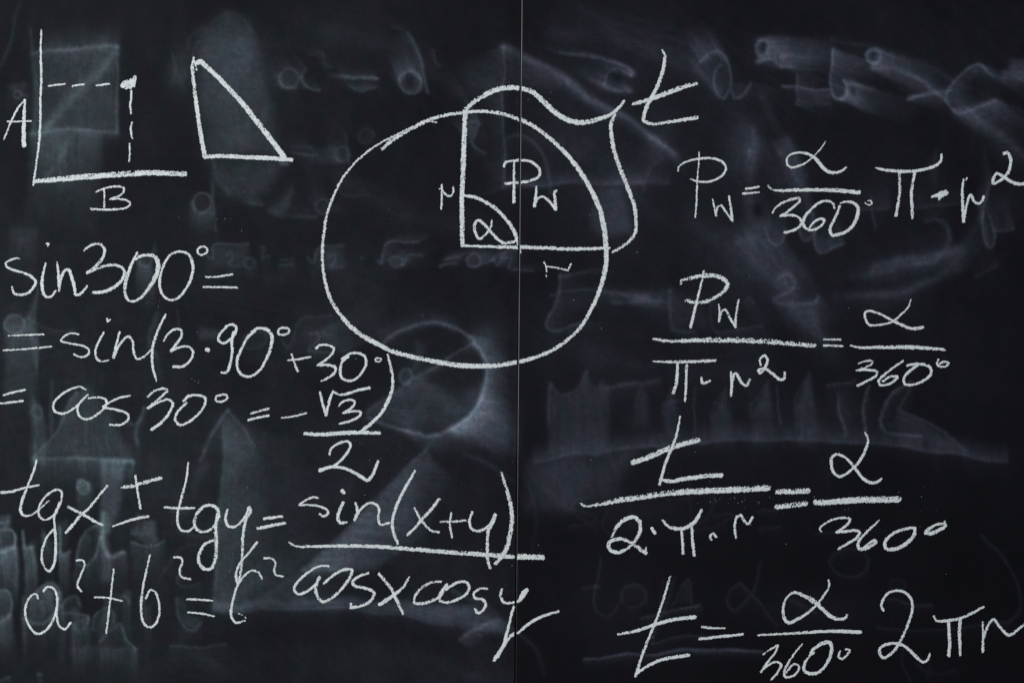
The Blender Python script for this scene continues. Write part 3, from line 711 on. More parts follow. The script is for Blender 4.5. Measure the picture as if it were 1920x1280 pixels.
def chalk_mesh(name, strokes):
    """strokes: list of (points with widths, gappiness) -> mesh of grains and the glyph's centre"""
    allp = np.vstack([s[0] for s in strokes])
    wm = allp[:, 2].max()
    x0, x1 = allp[:, 0].min() - wm - 3, allp[:, 0].max() + wm + 3
    y0, y1 = allp[:, 1].min() - wm - 3, allp[:, 1].max() + wm + 3
    i0, i1 = int((x0 - CX0) / C), int((x1 - CX0) / C) + 1
    j0, j1 = int((y0 - CY0) / C), int((y1 - CY0) / C) + 1
    i0, j0 = max(i0, 1), max(j0, 1); i1, j1 = min(i1, CW - 2), min(j1, CH - 2)
    M = np.zeros((j1 - j0, i1 - i0), bool)
    for sp, gap in strokes:
        q, u = spline(sp, 0.8)
        k = int(rng.integers(0, 60)); sh = int(rng.integers(0, 3000))
        E = np.full(M.shape, -1e3, np.float32); BV = np.zeros(M.shape, np.float32); SK = np.zeros(M.shape, np.float32)
        for s in range(0, len(q), 40):
            c = q[s:s + 42]; uu = u[s:s + 42]
            m = c[:, 2].max() * 0.5 + 3
            a0 = max(int((c[:, 0].min() - m - CX0) / C) - i0, 0); a1 = min(int((c[:, 0].max() + m - CX0) / C) + 2 - i0, M.shape[1])
            b0 = max(int((c[:, 1].min() - m - CY0) / C) - j0, 0); b1 = min(int((c[:, 1].max() + m - CY0) / C) + 2 - j0, M.shape[0])
            if a1 <= a0 or b1 <= b0:
                continue
            X = (np.arange(a0, a1) + i0 + 0.5) * C + CX0; Y = (np.arange(b0, b1) + j0 + 0.5) * C + CY0
            dx = X[None, :, None] - c[None, None, :, 0]; dy = Y[:, None, None] - c[None, None, :, 1]
            e = c[None, None, :, 2] * 0.5 - np.sqrt(dx * dx + dy * dy)
            kk = e.argmax(-1)
            em = np.take_along_axis(e, kk[..., None], -1)[..., 0]
            hw = c[kk, 2] * 0.5
            dyy = np.take_along_axis(np.broadcast_to(dy, e.shape), kk[..., None], -1)[..., 0]
            dxx = np.take_along_axis(np.broadcast_to(dx, e.shape), kk[..., None], -1)[..., 0]
            bias = np.clip((-dyy - 0.3 * dxx) / np.maximum(hw, 1), -1, 1)
            side = np.sign(dyy + 0.3 * dxx) * (hw - em)
            st = STK[(np.floor(side * 1.1).astype(int) + 30 + k) % 64, ((uu[kk] * 1.3).astype(int) + sh) % 4096]
            Es = E[b0:b1, a0:a1]; w = em > Es
            Es[w] = em[w]; BV[b0:b1, a0:a1][w] = bias[w]; SK[b0:b1, a0:a1][w] = st[w]
        gs = slice(j0, j1), slice(i0, i1)
        ed = E + (EDGEN[gs] - 0.5) * (0.7 + 4.0 * gap) - np.maximum(BV, 0) * (0.2 + gap)
        thr = gap * (0.35 + 0.9 * PRESS[gs]) * (1 + 0.9 * BV) + 0.22 * np.exp(-np.maximum(E, 0) / 1.1) * (0.3 + 1.6 * gap)
        tex = 0.66 * GRAIN[gs] + 0.34 * SK
        M |= (ed > 0) & (tex > thr)
    # chalk does not bridge the joint
    Xc = (np.arange(i0, i1) + 0.5) * C + CX0; Yc = (np.arange(j0, j1) + 0.5) * C + CY0
    sx = seam_x(Yc)[:, None]
    M &= ~((Xc[None] > sx - 4.2 + EDGEN[j0:j1, i0:i1] * 1.5) & (Xc[None] < sx + 0.9))
    # lone grains off the stroke are dropped
    P = np.pad(M, 1).astype(np.int8)
    nb = sum(np.roll(np.roll(P, a, 0), b, 1) for a in (-1, 0, 1) for b in (-1, 0, 1))[1:-1, 1:-1]
    M &= nb >= 3
    jj, ii = np.nonzero(M)
    H, Wd = M.shape
    vid = np.full((H + 1, Wd + 1), -1, np.int64)
    for a, b in ((0, 0), (0, 1), (1, 0), (1, 1)):
        vid[jj + a, ii + b] = 0
    vj, vi = np.nonzero(vid == 0)
    vid[vj, vi] = np.arange(len(vj))
    Pm = np.pad(M, 1)
    full = Pm[vj, vi] & Pm[vj + 1, vi] & Pm[vj, vi + 1] & Pm[vj + 1, vi + 1]
    r1 = rng.random(len(vj)); jx = (rng.random(len(vj)) - .5) * 0.55; jy = (rng.random(len(vj)) - .5) * 0.55
    z_rank[0] = (z_rank[0] + 1) % 11
    lift = 0.00004 + z_rank[0] * 0.000006
    hgt = np.where(full, 0.00022 + 0.00015 * r1, 0.00008) + lift
    x = (vi + i0 + jx) * C + CX0; y = (vj + j0 + jy) * C + CY0
    cx, cy = float((x.min() + x.max()) / 2), float(y.max())
    verts = np.stack([(x - cx) * S, -hgt, -(y - cy) * S], 1)
    quads = np.stack([vid[jj, ii], vid[jj + 1, ii], vid[jj + 1, ii + 1], vid[jj, ii + 1]], 1)
    return mesh_from(name, verts, quads, CHALK), (cx, cy)

# ---- layout helpers: strokes were measured in enlarged windows of the board; each window maps to board units
def window(x0, y0, s):
    return lambda *pts: [(x0 + p[0] / s, y0 + p[1] / s) + tuple(p[2:]) for p in pts]
A = window(0, 0, 2.998); B = window(560, 0, 2.998); Cw = window(560, 427, 2.998); D = window(780, 300, 4.795)
E = window(1100, 60, 4.795); F = window(1440, 200, 4.0); Hh = window(1280, 260, 4.795); I = window(1180, 427, 2.998)
J = window(1080, 760, 6.0); K = window(1060, 853, 2.998); L = window(1400, 780, 4.795); M4 = window(1440, 960, 4.0)
N = window(0, 430, 6.0); P4 = window(0, 427, 2.998); Q = window(300, 580, 4.17); Rw = window(500, 853, 2.998)
S6 = window(0, 850, 6.0); T = window(0, 853, 2.998)

def W(pts, *w):
    """give a stroke its widths, spread evenly along it; points that carry a width keep it"""
    d = np.concatenate([[0], np.cumsum([math.hypot(b[0] - a[0], b[1] - a[1]) for a, b in zip(pts, pts[1:])])])
    t = d / max(d[-1], 1e-6)
    ws = np.interp(t, np.linspace(0, 1, len(w)), w) if len(w) > 1 else np.full(len(pts), w[0])
    return np.array([(p[0], p[1], p[2] if len(p) > 2 else ww) for p, ww in zip(pts, ws)], float)

WIDEN = 1.0
def origin_of(o):
    p = np.zeros(3)
    while o is not None:
        p += np.array(o.location); o = o.parent
    return p

def thing(name, label, category, x, y, group=None):
    o = bpy.data.objects.new(name, None)
    o.empty_display_size = 0.02
    o.location = px(x, y)
    o["label"] = label; o["category"] = category
    if group:
        o["group"] = group
    return link(o)

def fraction(parent, x, y):
    o = bpy.data.objects.new("fraction", None)
    o.empty_display_size = 0.01
    o.location = tuple(np.array(px(x, y)) - origin_of(parent))
    return link(o, parent)

def glyph(parent, name, *strokes, gap=0.13):
    """strokes: arrays from W(), or (array, gappiness)"""
    st = []
    for s in strokes:
        a, g = s if isinstance(s, tuple) else (s, gap)
        a = a.copy(); a[:, 2] = a[:, 2] * WIDEN + (-0.25 if g < .2 else -0.2 if g < .24 else 0.5)
        st.append((a, g))
    me, (cx, cy) = chalk_mesh(name, st)
    o = bpy.data.objects.new(name, me)
    o.location = tuple(np.array(px(cx, cy)) - origin_of(parent))
    return link(o, parent)

FORM = "chalk formulas on the blackboard"
# ---- axes sketch
t = thing("axes_sketch", "chalk sketch of two axes lettered A and B with a dashed corner", "diagram", 170, 395)
glyph(t, "vertical_axis", W(A((232, 168), (229, 300), (232, 440), (228, 560), (226, 700), (220, 800), (207, 900), (196, 980), (186, 1040)), 3, 4.6, 4.4, 4.4, 3.6))
glyph(t, "horizontal_axis", W(A((192, 1020), (300, 1010), (450, 996), (600, 985), (750, 975), (860, 970), (950, 974), (1038, 977)), 6.5, 9.5, 10.5, 10, 10.5, 9.5, 9), gap=.24)
for d, w in ((A((275, 483), (365, 472)), 5.4), (A((410, 484), (470, 474)), 5.4), (A((545, 481), (612, 472)), 5.6), (A((738, 508), (738, 550), (732, 590), (737, 638)), 4.2), (A((743, 685), (735, 720), (738, 750), (743, 778)), 3.8), (A((729, 805), (730, 850), (727, 907)), 4.0)):
    glyph(t, "dash", W(d, w * .8, w, w, w * .7))
glyph(t, "corner_blot", W(A((684, 482), (700, 462), (692, 490), (715, 454), (712, 496), (736, 448), (735, 492), (757, 434), (752, 482)), 6.2), gap=.2)
glyph(t, "letter_a", W(A((22, 785), (60, 690), (100, 610), (139, 562)), 3.2, 3.6, 4.4), W(A((140, 562), (136, 650), (133, 740), (135, 818)), 4, 6, 7.5, 8.5), W(A((45, 683), (100, 683), (175, 681)), 3.4))
glyph(t, "letter_b", W(A((586, 1058), (587, 1110), (586, 1165)), 3.2), W(A((540, 1078), (590, 1058), (650, 1048), (690, 1052), (697, 1072), (680, 1095), (640, 1112), (618, 1120)), 3, 4.2, 3.6), W(A((618, 1120), (670, 1118), (715, 1128), (733, 1145), (715, 1165), (670, 1175), (590, 1178), (512, 1175)), 3.6, 4.2, 4))
# ---- triangle
t = thing("triangle_sketch", "thick chalk right triangle on a rubbed grey patch beside the axes", "diagram", 450, 305)
glyph(t, "triangle_side", W(A((1080, 365), (1090, 470), (1105, 590), (1120, 700), (1136, 800), (1152, 882)), 5, 7, 7.5, 8, 8.2), W(A((1088, 322), (1096, 355), (1105, 395)), 3), W(A((1088, 324), (1080, 372)), 3, 4), gap=.16)
glyph(t, "triangle_side", W(A((1108, 352), (1130, 346), (1150, 365), (1200, 410), (1280, 490), (1370, 590), (1450, 690), (1520, 780), (1596, 882)), 9.5, 8.5, 9.5, 9.5, 10), gap=.2)
glyph(t, "triangle_side", W(A((1152, 882), (1250, 877), (1380, 884), (1500, 888), (1638, 899)), 7, 8.5, 7.5, 9, 7), gap=.16)
# ---- circle
t = thing("circle_diagram", "large chalk circle with a quarter sector and wavy brace crossing the panel joint", "diagram", 875, 692)
glyph(t, "circle_outline",
      W(B((775, 688), (740, 683), (690, 692), (600, 732), (520, 772), (430, 822), (340, 892), (260, 982), (200, 1092), (160, 1200), (145, 1275)), 2.6, 3, 4.2, 4.6, 5),
      (W(B((470, 836), (520, 790), (570, 757), (640, 717), (700, 688)), 6, 7.5, 6), .42),
      W(B((690, 690), (770, 661), (850, 643), (930, 632), (1010, 626), (1100, 632), (1180, 648), (1250, 677)), 6, 6, 6, 6.5, 7),
      W(B((1254, 674), (1330, 715), (1420, 785), (1500, 860), (1580, 960), (1640, 1060), (1690, 1170), (1716, 1280)) + Cw((1728, 120), (1728, 200), (1710, 290), (1680, 380), (1640, 465), (1590, 550), (1510, 630), (1420, 690), (1320, 730), (1232, 754)), 7.5, 7.5, 9, 9.5, 8.5, 6.8, 6.4, 7.4),
      W(Cw((148, 0), (138, 60), (133, 150), (137, 230), (150, 310), (175, 390), (215, 460), (280, 540), (350, 600), (430, 645), (520, 690), (620, 720), (740, 745), (850, 765), (950, 775), (1040, 776), (1130, 770), (1236, 752)), 5, 5.4, 6, 8, 9, 8.2, 8.2, 9.5, 9, 8), gap=.22)
glyph(t, "brace", W(B((930, 622), (980, 577), (1050, 532), (1120, 502), (1190, 492), (1247, 497)), 6, 8.2, 8.8, 8.8),
      W(B((1256, 496), (1310, 515), (1370, 565), (1440, 630), (1510, 672), (1570, 688), (1630, 685), (1700, 665), (1760, 640), (1800, 605), (1829, 568)), 9, 8.8, 9.4, 9, 8.6, 6, 4.4),
      W(B((1776, 643), (1755, 700), (1758, 760), (1780, 870), (1820, 980), (1860, 1080), (1890, 1170), (1897, 1250)) + Cw((1895, 10), (1882, 45), (1850, 82), (1765, 137)), 5, 6.5, 7, 6.6, 6.6, 6, 5.4, 4), gap=.24)
glyph(t, "radius_line", W(B((935, 645), (930, 780), (925, 950), (918, 1080), (918, 1200)) + Cw((919, 20), (921, 97)), 8.5, 8.2, 8.4, 8, 7), gap=.25)
glyph(t, "radius_line", W(Cw((925, 100), (1050, 105), (1150, 108), (1238, 110), (1250, 109), (1380, 112), (1500, 118), (1600, 118), (1700, 115), (1746, 112)), 4, 5.6, 6.6, 7, 6.6, 5), gap=.17)
glyph(t, "angle_arc", W(D((445, 320), (520, 330), (620, 375), (720, 440), (800, 520), (860, 600), (900, 690), (925, 770), (935, 832)), 5.5, 6.8, 7.2, 6.6, 7, 5), gap=.22)
glyph(t, "greek_alpha", W(D((682, 545), (672, 600), (640, 650), (590, 700), (568, 705), (540, 670), (525, 610), (538, 555), (565, 542), (610, 575), (660, 630), (720, 695), (770, 738), (800, 746), (880, 735)), 3, 4.6, 5, 5.2, 5.6, 6), gap=.2)
glyph(t, "letter_r", W(D((232, 225), (232, 330), (229, 437)), 3.6), W(D((208, 262), (228, 258), (255, 295), (285, 322), (318, 318), (335, 285), (335, 245)), 3.4, 3.8, 3.4))
glyph(t, "letter_r", W(D((1152, 920), (1170, 960), (1172, 1047)), 3), W(D((1172, 955), (1260, 968), (1365, 993)), 3, 3.6), W(D((1365, 993), (1392, 935)), 3.6, 2.8))
glyph(t, "letter_p", W(D((790, 57), (805, 22), (860, 9), (940, 2), (1030, 15), (1090, 55), (1115, 105), (1095, 155), (1030, 185), (945, 200), (870, 206), (808, 211)), 5, 5.2, 5.6, 5.6, 5.4), W(D((882, 25), (880, 150), (882, 260), (880, 377)), 3.6, 4.4, 5.4, 6))
glyph(t, "letter_w", W(D((1082, 240), (1080, 300), (1066, 415)), 4, 5, 6), W(D((1066, 415), (1090, 350), (1130, 328), (1170, 345), (1255, 437)), 4.4, 5, 5.4), W(D((1256, 440), (1250, 360), (1245, 292), (1262, 276)), 6.6, 6, 4.6))
glyph(t, "letter_t", W(E((680, 165), (702, 215), (690, 320), (655, 440), (595, 570), (545, 660), (515, 750), (512, 795), (545, 815), (600, 828), (700, 815), (830, 795), (992, 770)), 4, 7, 7, 7.4, 7, 5, 6.6, 7.6), W(E((422, 648), (520, 620), (640, 580), (760, 535), (880, 490), (988, 464)), 6, 8, 9, 9, 9, 5.5), gap=.2)
# ---- sector area formula
t = thing("sector_area_formula", "chalk formula P W equals alpha over 360 degrees times pi r squared", "formula", 1590, 440, FORM)
glyph(t, "letter_p", W(Hh((148, 120), (145, 200), (135, 320), (128, 450), (125, 560), (115, 702)), 2.6, 3, 3, 3.6, 3.8), W(E((820, 1250), (830, 1210), (900, 1165), (1010, 1140)) + Hh((240, 175), (320, 190), (375, 225), (388, 270), (360, 325), (280, 375), (200, 390), (130, 383), (72, 362)), 2.8, 4, 5, 4.4, 4.6, 5, 3))
glyph(t, "letter_w", W(Hh((268, 545), (285, 620), (300, 690)), 3, 4), W(Hh((300, 690), (315, 615), (345, 600), (390, 660), (447, 737)), 3, 4.2, 4.4), W(Hh((447, 733), (435, 640), (417, 518)), 4.6, 4.4, 3.6))
glyph(t, "equals_sign", W(Hh((570, 450), (610, 446), (688, 432)), 5, 4.2, 4), W(Hh((545, 495), (590, 490), (688, 482)), 4.8, 4.4, 3.2))
fr = fraction(t, 1525, 440)
glyph(fr, "greek_alpha", W(Hh((1284, 26), (1240, 90), (1185, 150), (1110, 215), (1030, 250), (975, 258), (940, 230), (940, 175), (975, 140), (1050, 125), (1120, 135), (1185, 170), (1240, 235), (1290, 285), (1350, 305), (1420, 295), (1470, 258)), 2.2, 2.8, 3.4, 4.4, 4, 4.6, 6, 7, 6, 3))
glyph(fr, "fraction_bar", W(Hh((766, 424), (800, 455), (880, 467), (1000, 461), (1200, 460), (1400, 465), (1582, 482)), 3, 5.6, 7, 7.4, 7.4, 8), gap=.2)
glyph(fr, "digit_three", W(Hh((808, 665), (830, 625), (900, 575), (1000, 540), (1045, 535), (1050, 560), (1000, 610), (930, 665), (882, 695)), 3.4, 4.6, 5, 4.6, 4.6), W(Hh((882, 695), (960, 685), (1030, 700), (1065, 735), (1060, 780), (1000, 820), (915, 847)), 5, 5, 5, 6))
glyph(fr, "digit_six", W(Hh((1365, 622), (1350, 580), (1300, 560), (1230, 575), (1150, 640), (1095, 710), (1085, 770), (1110, 805), (1160, 820), (1230, 795), (1265, 760), (1268, 725), (1230, 720), (1170, 760), (1140, 802)), 3.6, 5, 5, 5.6, 5, 4.8, 3.6))
glyph(fr, "digit_zero", W(Hh((1412, 600), (1390, 670), (1350, 750), (1325, 820), (1345, 866), (1390, 862), (1460, 840), (1530, 780), (1570, 690), (1575, 620), (1540, 580), (1480, 566), (1418, 576)), 4.4, 5.4, 6, 6, 6.6, 6, 3.6))
glyph(fr, "degree_sign", W(Hh((1640, 572), (1656, 590), (1688, 592), (1702, 572), (1682, 556), (1668, 560)), 2.6, 3.6, 3.4))
glyph(t, "greek_pi", W(F((808, 459), (880, 475), (980, 484), (1080, 484), (1180, 468), (1260, 440), (1295, 410), (1300, 358)), 3.4, 6, 6, 6, 6, 4.6), W(F((985, 495), (986, 560), (988, 640), (975, 730), (960, 818)), 4.8, 5.2, 5.6), W(F((1100, 500), (1085, 570), (1075, 660), (1080, 740), (1083, 832)), 5, 5.8, 5.6), gap=.17)
glyph(t, "multiplication_dot", W(F((1232, 674), (1262, 666), (1300, 660)), 5, 6.5, 9), W(F((1300, 656), (1328, 645)), 12.5, 12), W(F((1284, 692), (1296, 664)), 5, 8))
glyph(t, "letter_r", W(F((1468, 545), (1458, 610), (1460, 720), (1467, 864)), 4, 5.4, 5.4), W(F((1470, 860), (1482, 770), (1520, 660), (1545, 710), (1580, 726), (1606, 705), (1616, 674)), 4, 5, 5.2, 5), W(F((1492, 534), (1483, 552)), 2.6))
glyph(t, "exponent_two", W(F((1768, 352), (1795, 346), (1820, 395), (1810, 470), (1770, 530), (1720, 565), (1688, 576), (1690, 540), (1715, 502), (1760, 520), (1820, 560), (1870, 580), (1920, 576), (1965, 560)), 6, 6, 5.4, 5.4, 6.4, 6))
# ---- area ratio formula
t = thing("area_ratio_formula", "chalk ratio P W over pi r squared equals alpha over 360 degrees", "formula", 1500, 752, FORM)
fr = fraction(t, 1375, 752)
glyph(fr, "letter_p", (W(I((290, 312), (292, 298), (340, 283), (410, 268), (480, 268), (530, 285), (552, 315), (535, 350), (480, 390), (420, 415), (350, 415), (318, 405)), 4, 6, 8, 8, 7, 5.6, 6.6, 5), .36), W(I((418, 242), (405, 310), (385, 390), (365, 470), (345, 556)), 3.2, 4.4, 5, 6))
glyph(fr, "letter_w", W(I((503, 430), (508, 480), (505, 527)), 3, 4), W(I((507, 527), (520, 468), (540, 460), (565, 505), (597, 556)), 3, 4.4, 4.6), W(I((597, 556), (600, 490), (614, 404)), 4.2, 4, 3.4))
glyph(fr, "fraction_bar", W(I((135, 624), (200, 633), (300, 633), (500, 629), (700, 633), (850, 643), (1040, 661)), 4, 6.6, 8.4, 9.4, 9.4, 8.6, 7), gap=.3)
glyph(fr, "greek_pi", W(I((135, 750), (250, 753), (370, 750), (482, 745)), 3.6, 6, 6, 5.4), W(I((270, 768), (268, 840), (260, 890), (247, 926)), 5, 6, 5.4), W(I((322, 770), (320, 850), (313, 973)), 5, 5, 3.6), gap=.2)
glyph(fr, "multiplication_dot", W(I((405, 842), (412, 872), (450, 860)), 4.4, 5.6, 5))
glyph(fr, "letter_r", W(I((572, 812), (575, 880), (572, 942)), 4.4, 5.4, 5), W(I((577, 875), (592, 818), (604, 822), (630, 868), (658, 886), (677, 853)), 4, 5, 5.2, 4.4))
glyph(fr, "exponent_two", W(I((740, 772), (735, 737), (760, 717), (776, 740), (765, 780), (735, 817), (727, 800), (760, 790), (800, 815), (850, 853), (870, 846), (874, 814)), 3.6, 5, 5.4, 5.4, 5.6, 5))
glyph(t, "equals_sign", W(I((1094, 627), (1186, 627)), 4, 3.4), W(I((1093, 660), (1150, 661), (1197, 665)), 4.6, 4))
fr = fraction(t, 1690, 752)
glyph(fr, "greek_alpha", W(I((1582, 402), (1570, 440), (1530, 485), (1470, 530), (1400, 546), (1350, 545), (1328, 515), (1325, 475), (1350, 467), (1400, 480), (1460, 510), (1530, 545), (1590, 566), (1647, 559)), 2.8, 4, 4.2, 4.2, 4.4, 5, 6, 6))
glyph(fr, "fraction_bar", W(I((1241, 661), (1300, 672), (1400, 671), (1550, 670), (1650, 673), (1772, 684)), 3.4, 6, 7, 7.6, 7, 5), gap=.18)
glyph(fr, "digit_three", W(I((1288, 763), (1320, 750), (1366, 748), (1360, 766), (1320, 785), (1277, 801)), 3, 4, 4), W(I((1277, 801), (1350, 798), (1392, 809), (1385, 832), (1340, 857), (1283, 886)), 4, 4.6, 5))
glyph(fr, "digit_six", W(I((1540, 747), (1490, 780), (1440, 820), (1402, 856), (1410, 881), (1450, 880), (1495, 855), (1507, 836), (1470, 835), (1425, 862)), 3.4, 4.8, 5, 5, 4.4))
glyph(fr, "digit_zero", W(I((1622, 770), (1580, 800), (1543, 845), (1548, 876), (1590, 881), (1650, 860), (1692, 825), (1692, 785), (1650, 766), (1600, 765), (1564, 773)), 5, 5.4, 5, 5.6, 5.6, 5))
glyph(fr, "degree_sign", W(I((1736, 738), (1731, 765), (1750, 779), (1780, 776), (1794, 758), (1770, 752), (1748, 760)), 4, 4.6, 4))
# ---- arc ratio formula
t = thing("arc_ratio_formula", "chalk ratio t over two pi r equals alpha over 360 degrees with thick bars", "formula", 1430, 1040, FORM)
fr = fraction(t, 1265, 1040)
glyph(fr, "letter_t", W(J((1169, 120), (1155, 220), (1110, 390), (1060, 515), (1000, 665), (965, 790), (938, 880)), 3.4, 5, 5.4, 5.4, 6), (W(J((955, 833), (1080, 848), (1200, 824), (1350, 806), (1500, 786), (1628, 784)), 5.4, 7.6, 8.4, 8.4, 9), .22), (W(J((642, 635), (760, 600), (900, 542), (1050, 478), (1200, 432), (1372, 386)), 9, 9.4, 9.6, 9.2, 9), .26))
glyph(fr, "fraction_bar", W(J((52, 1095), (95, 1126), (250, 1106), (450, 1066), (700, 1030), (950, 992), (1200, 970), (1500, 956), (1800, 943), (2160, 924)), 3, 9, 10, 10.5, 10.5, 11, 11), gap=.3)
glyph(fr, "digit_two", W(K((262, 457), (290, 400), (340, 357), (385, 348), (415, 370), (420, 420), (395, 475), (350, 520), (300, 545), (255, 532), (243, 497), (285, 470), (340, 475), (390, 505), (450, 547)), 3.6, 7.6, 8, 6.4, 6, 7, 7, 6, 8), W(K((450, 547), (454, 517)), 5, 3), gap=.22)
glyph(fr, "multiplication_dot", W(K((488, 412), (503, 436)), 7, 6.6))
glyph(fr, "greek_pi", W(K((547, 363), (580, 400), (630, 412), (680, 405), (730, 370), (766, 308)), 4, 7, 7.4, 7.6, 5), W(K((652, 410), (658, 480), (661, 552)), 5, 5.4), W(K((712, 405), (715, 480), (725, 562)), 5, 5.6, 5), gap=.18)
glyph(fr, "multiplication_dot", W(K((822, 474), (812, 455), (830, 440), (848, 457)), 3.4, 5, 4.4))
glyph(fr, "letter_r", W(K((962, 342), (952, 400), (959, 462)), 3.6, 4.4, 3.6), W(K((957, 357), (985, 335), (1005, 365), (1025, 386), (1052, 346)), 3.6, 5, 4.6))
glyph(t, "equals_sign", (W(K((1190, 204), (1270, 201), (1362, 200)), 8, 10.5, 10.5), .32), (W(K((1187, 289), (1260, 281), (1348, 270)), 9, 9.5, 9.5), .3))
fr = fraction(t, 1640, 1030)
glyph(fr, "greek_alpha", W(L((1066, 146), (1092, 210), (1060, 320), (1000, 420), (940, 480), (880, 525), (830, 540), (780, 500), (760, 430), (765, 370), (810, 342), (870, 360), (930, 410), (990, 490), (1050, 560), (1110, 595), (1170, 590), (1212, 562)), 3.6, 5.4, 5.6, 5, 5.6, 5.8, 4.4, 5.6, 6, 5))
glyph(fr, "fraction_bar", W(L((622, 770), (720, 771), (850, 761), (1000, 751), (1150, 747), (1362, 746)), 10, 10, 11.5, 11, 10.6, 11.5), gap=.3)
glyph(fr, "digit_three", W(L((672, 1036), (657, 1005), (700, 965), (800, 920), (880, 912), (927, 920), (920, 950), (870, 1000), (808, 1041)), 2.8, 3.8, 4.6, 5, 5.4), W(L((808, 1041), (900, 1032), (980, 1027), (1014, 1045), (990, 1090), (920, 1135), (823, 1192)), 5.4, 5.4, 5.4, 5.2, 4))
glyph(fr, "digit_six", W(L((1194, 930), (1120, 1000), (1040, 1080), (1000, 1140), (1010, 1186), (1060, 1190), (1120, 1160), (1162, 1125), (1150, 1112), (1090, 1150), (1025, 1200)), 3, 4.6, 5.4, 6.4, 6, 4.4), gap=.18)
glyph(fr, "digit_zero", W(L((1500, 1000), (1430, 1010), (1350, 1035), (1270, 1090), (1240, 1140), (1255, 1186), (1310, 1195), (1400, 1165), (1470, 1110), (1510, 1050), (1510, 1004)), 5.4, 5.6, 6, 7, 7.6, 7.4, 6.4), gap=.18)
glyph(fr, "degree_sign", W(L((1780, 945), (1787, 985), (1740, 1015), (1660, 1050), (1613, 1045), (1640, 1010), (1700, 975), (1776, 962)), 4, 7, 7.4, 6, 5), gap=.2)
# ---- arc length formula
t = thing("arc_length_formula", "chalk formula t equals alpha over 360 degrees times two pi r, lowest line", "formula", 1540, 1275, FORM)
glyph(t, "letter_t", W(K((588, 680), (560, 780), (520, 900), (480, 1000), (440, 1100), (394, 1242)), 3.8, 4.8, 5, 5.2, 5), W(K((299, 1004), (400, 985), (520, 945), (620, 920), (728, 908)), 4.6, 6.6, 7, 7.6), W(K((402, 1225), (450, 1190), (520, 1155), (600, 1135), (692, 1121)), 5, 6.4, 6.6, 7), gap=.18)
glyph(t, "equals_sign", W(K((767, 963), (830, 970), (897, 970)), 4.6, 4.2, 3), W(K((756, 1031), (850, 1020), (997, 1005)), 5.4, 5.6, 5))
fr = fraction(t, 1510, 1270)
glyph(fr, "greek_alpha", W(M4((453, 510), (458, 550), (420, 620), (370, 685), (300, 750), (220, 800), (150, 826), (122, 790), (115, 710), (140, 640), (190, 600), (240, 607)), 3.6, 4.4, 4.6, 5.4, 7, 5.4, 4.2, 5), (W(M4((225, 603), (320, 650), (380, 695)), 5, 8, 7), .4), W(M4((360, 680), (430, 745), (480, 785), (540, 800), (580, 790), (593, 768)), 6, 7, 7, 4))
glyph(fr, "fraction_bar", W(K((1083, 1010), (1250, 1001), (1450, 989), (1550, 988), (1658, 993)), 3.6, 4.6, 5.6, 6.6, 6.8))
glyph(fr, "digit_three", W(K((1112, 1117), (1150, 1091), (1196, 1065)), 3, 4), W(K((1196, 1065), (1180, 1105), (1140, 1157), (1100, 1215)), 4, 4.4, 4), W(K((1100, 1215), (1150, 1172), (1190, 1160), (1212, 1175), (1200, 1208), (1160, 1258)), 3, 4.6, 4.8, 4))
glyph(fr, "digit_six", W(K((1331, 1062), (1290, 1110), (1250, 1170), (1230, 1220), (1236, 1243), (1280, 1238), (1310, 1205), (1310, 1180), (1280, 1175), (1242, 1220)), 3.2, 4, 4.8, 4.8, 4, 3.6))
glyph(fr, "digit_zero", W(M4((310, 1075), (340, 1025), (400, 985), (455, 972), (478, 1010), (465, 1080), (420, 1160), (370, 1200), (310, 1207), (270, 1182), (275, 1130), (310, 1080), (345, 1050)), 5, 7, 7.4, 6, 5.6, 6.6, 5.4, 3), gap=.18)
glyph(fr, "degree_sign", W(M4((540, 1038), (530, 1080), (555, 1096), (590, 1070), (612, 1033), (580, 1024)), 3.4, 5, 4.6, 4))
glyph(t, "digit_two", W(M4((866, 733), (850, 700), (860, 660), (900, 605), (960, 587), (1020, 595), (1065, 635), (1082, 690), (1075, 760), (1040, 860), (1000, 950), (950, 1030), (900, 1075), (865, 1090), (840, 1060), (838, 1020), (870, 995), (940, 980), (1010, 995), (1070, 1040), (1120, 1090), (1165, 1120), (1195, 1105), (1214, 1058)), 4.4, 5, 5.6, 5, 5, 6, 5.4, 5.4, 6.4, 4))
glyph(t, "greek_pi", W(M4((1242, 778), (1265, 810), (1330, 812), (1430, 795), (1520, 760), (1600, 715), (1620, 708)), 4, 5.6, 5.6, 5.4, 4.4), W(M4((1355, 815), (1358, 900), (1362, 1000), (1355, 1072)), 6, 6.4, 6.4), W(M4((1442, 805), (1435, 900), (1440, 1000), (1442, 1068)), 6, 6.2, 4.6))
glyph(t, "letter_r", W(M4((1609, 822), (1613, 930), (1611, 1044)), 3, 4, 5), W(M4((1613, 960), (1640, 870), (1690, 800), (1740, 860), (1810, 920), (1870, 880), (1920, 840), (1970, 792)), 3.4, 5, 5, 6, 5, 4.4))
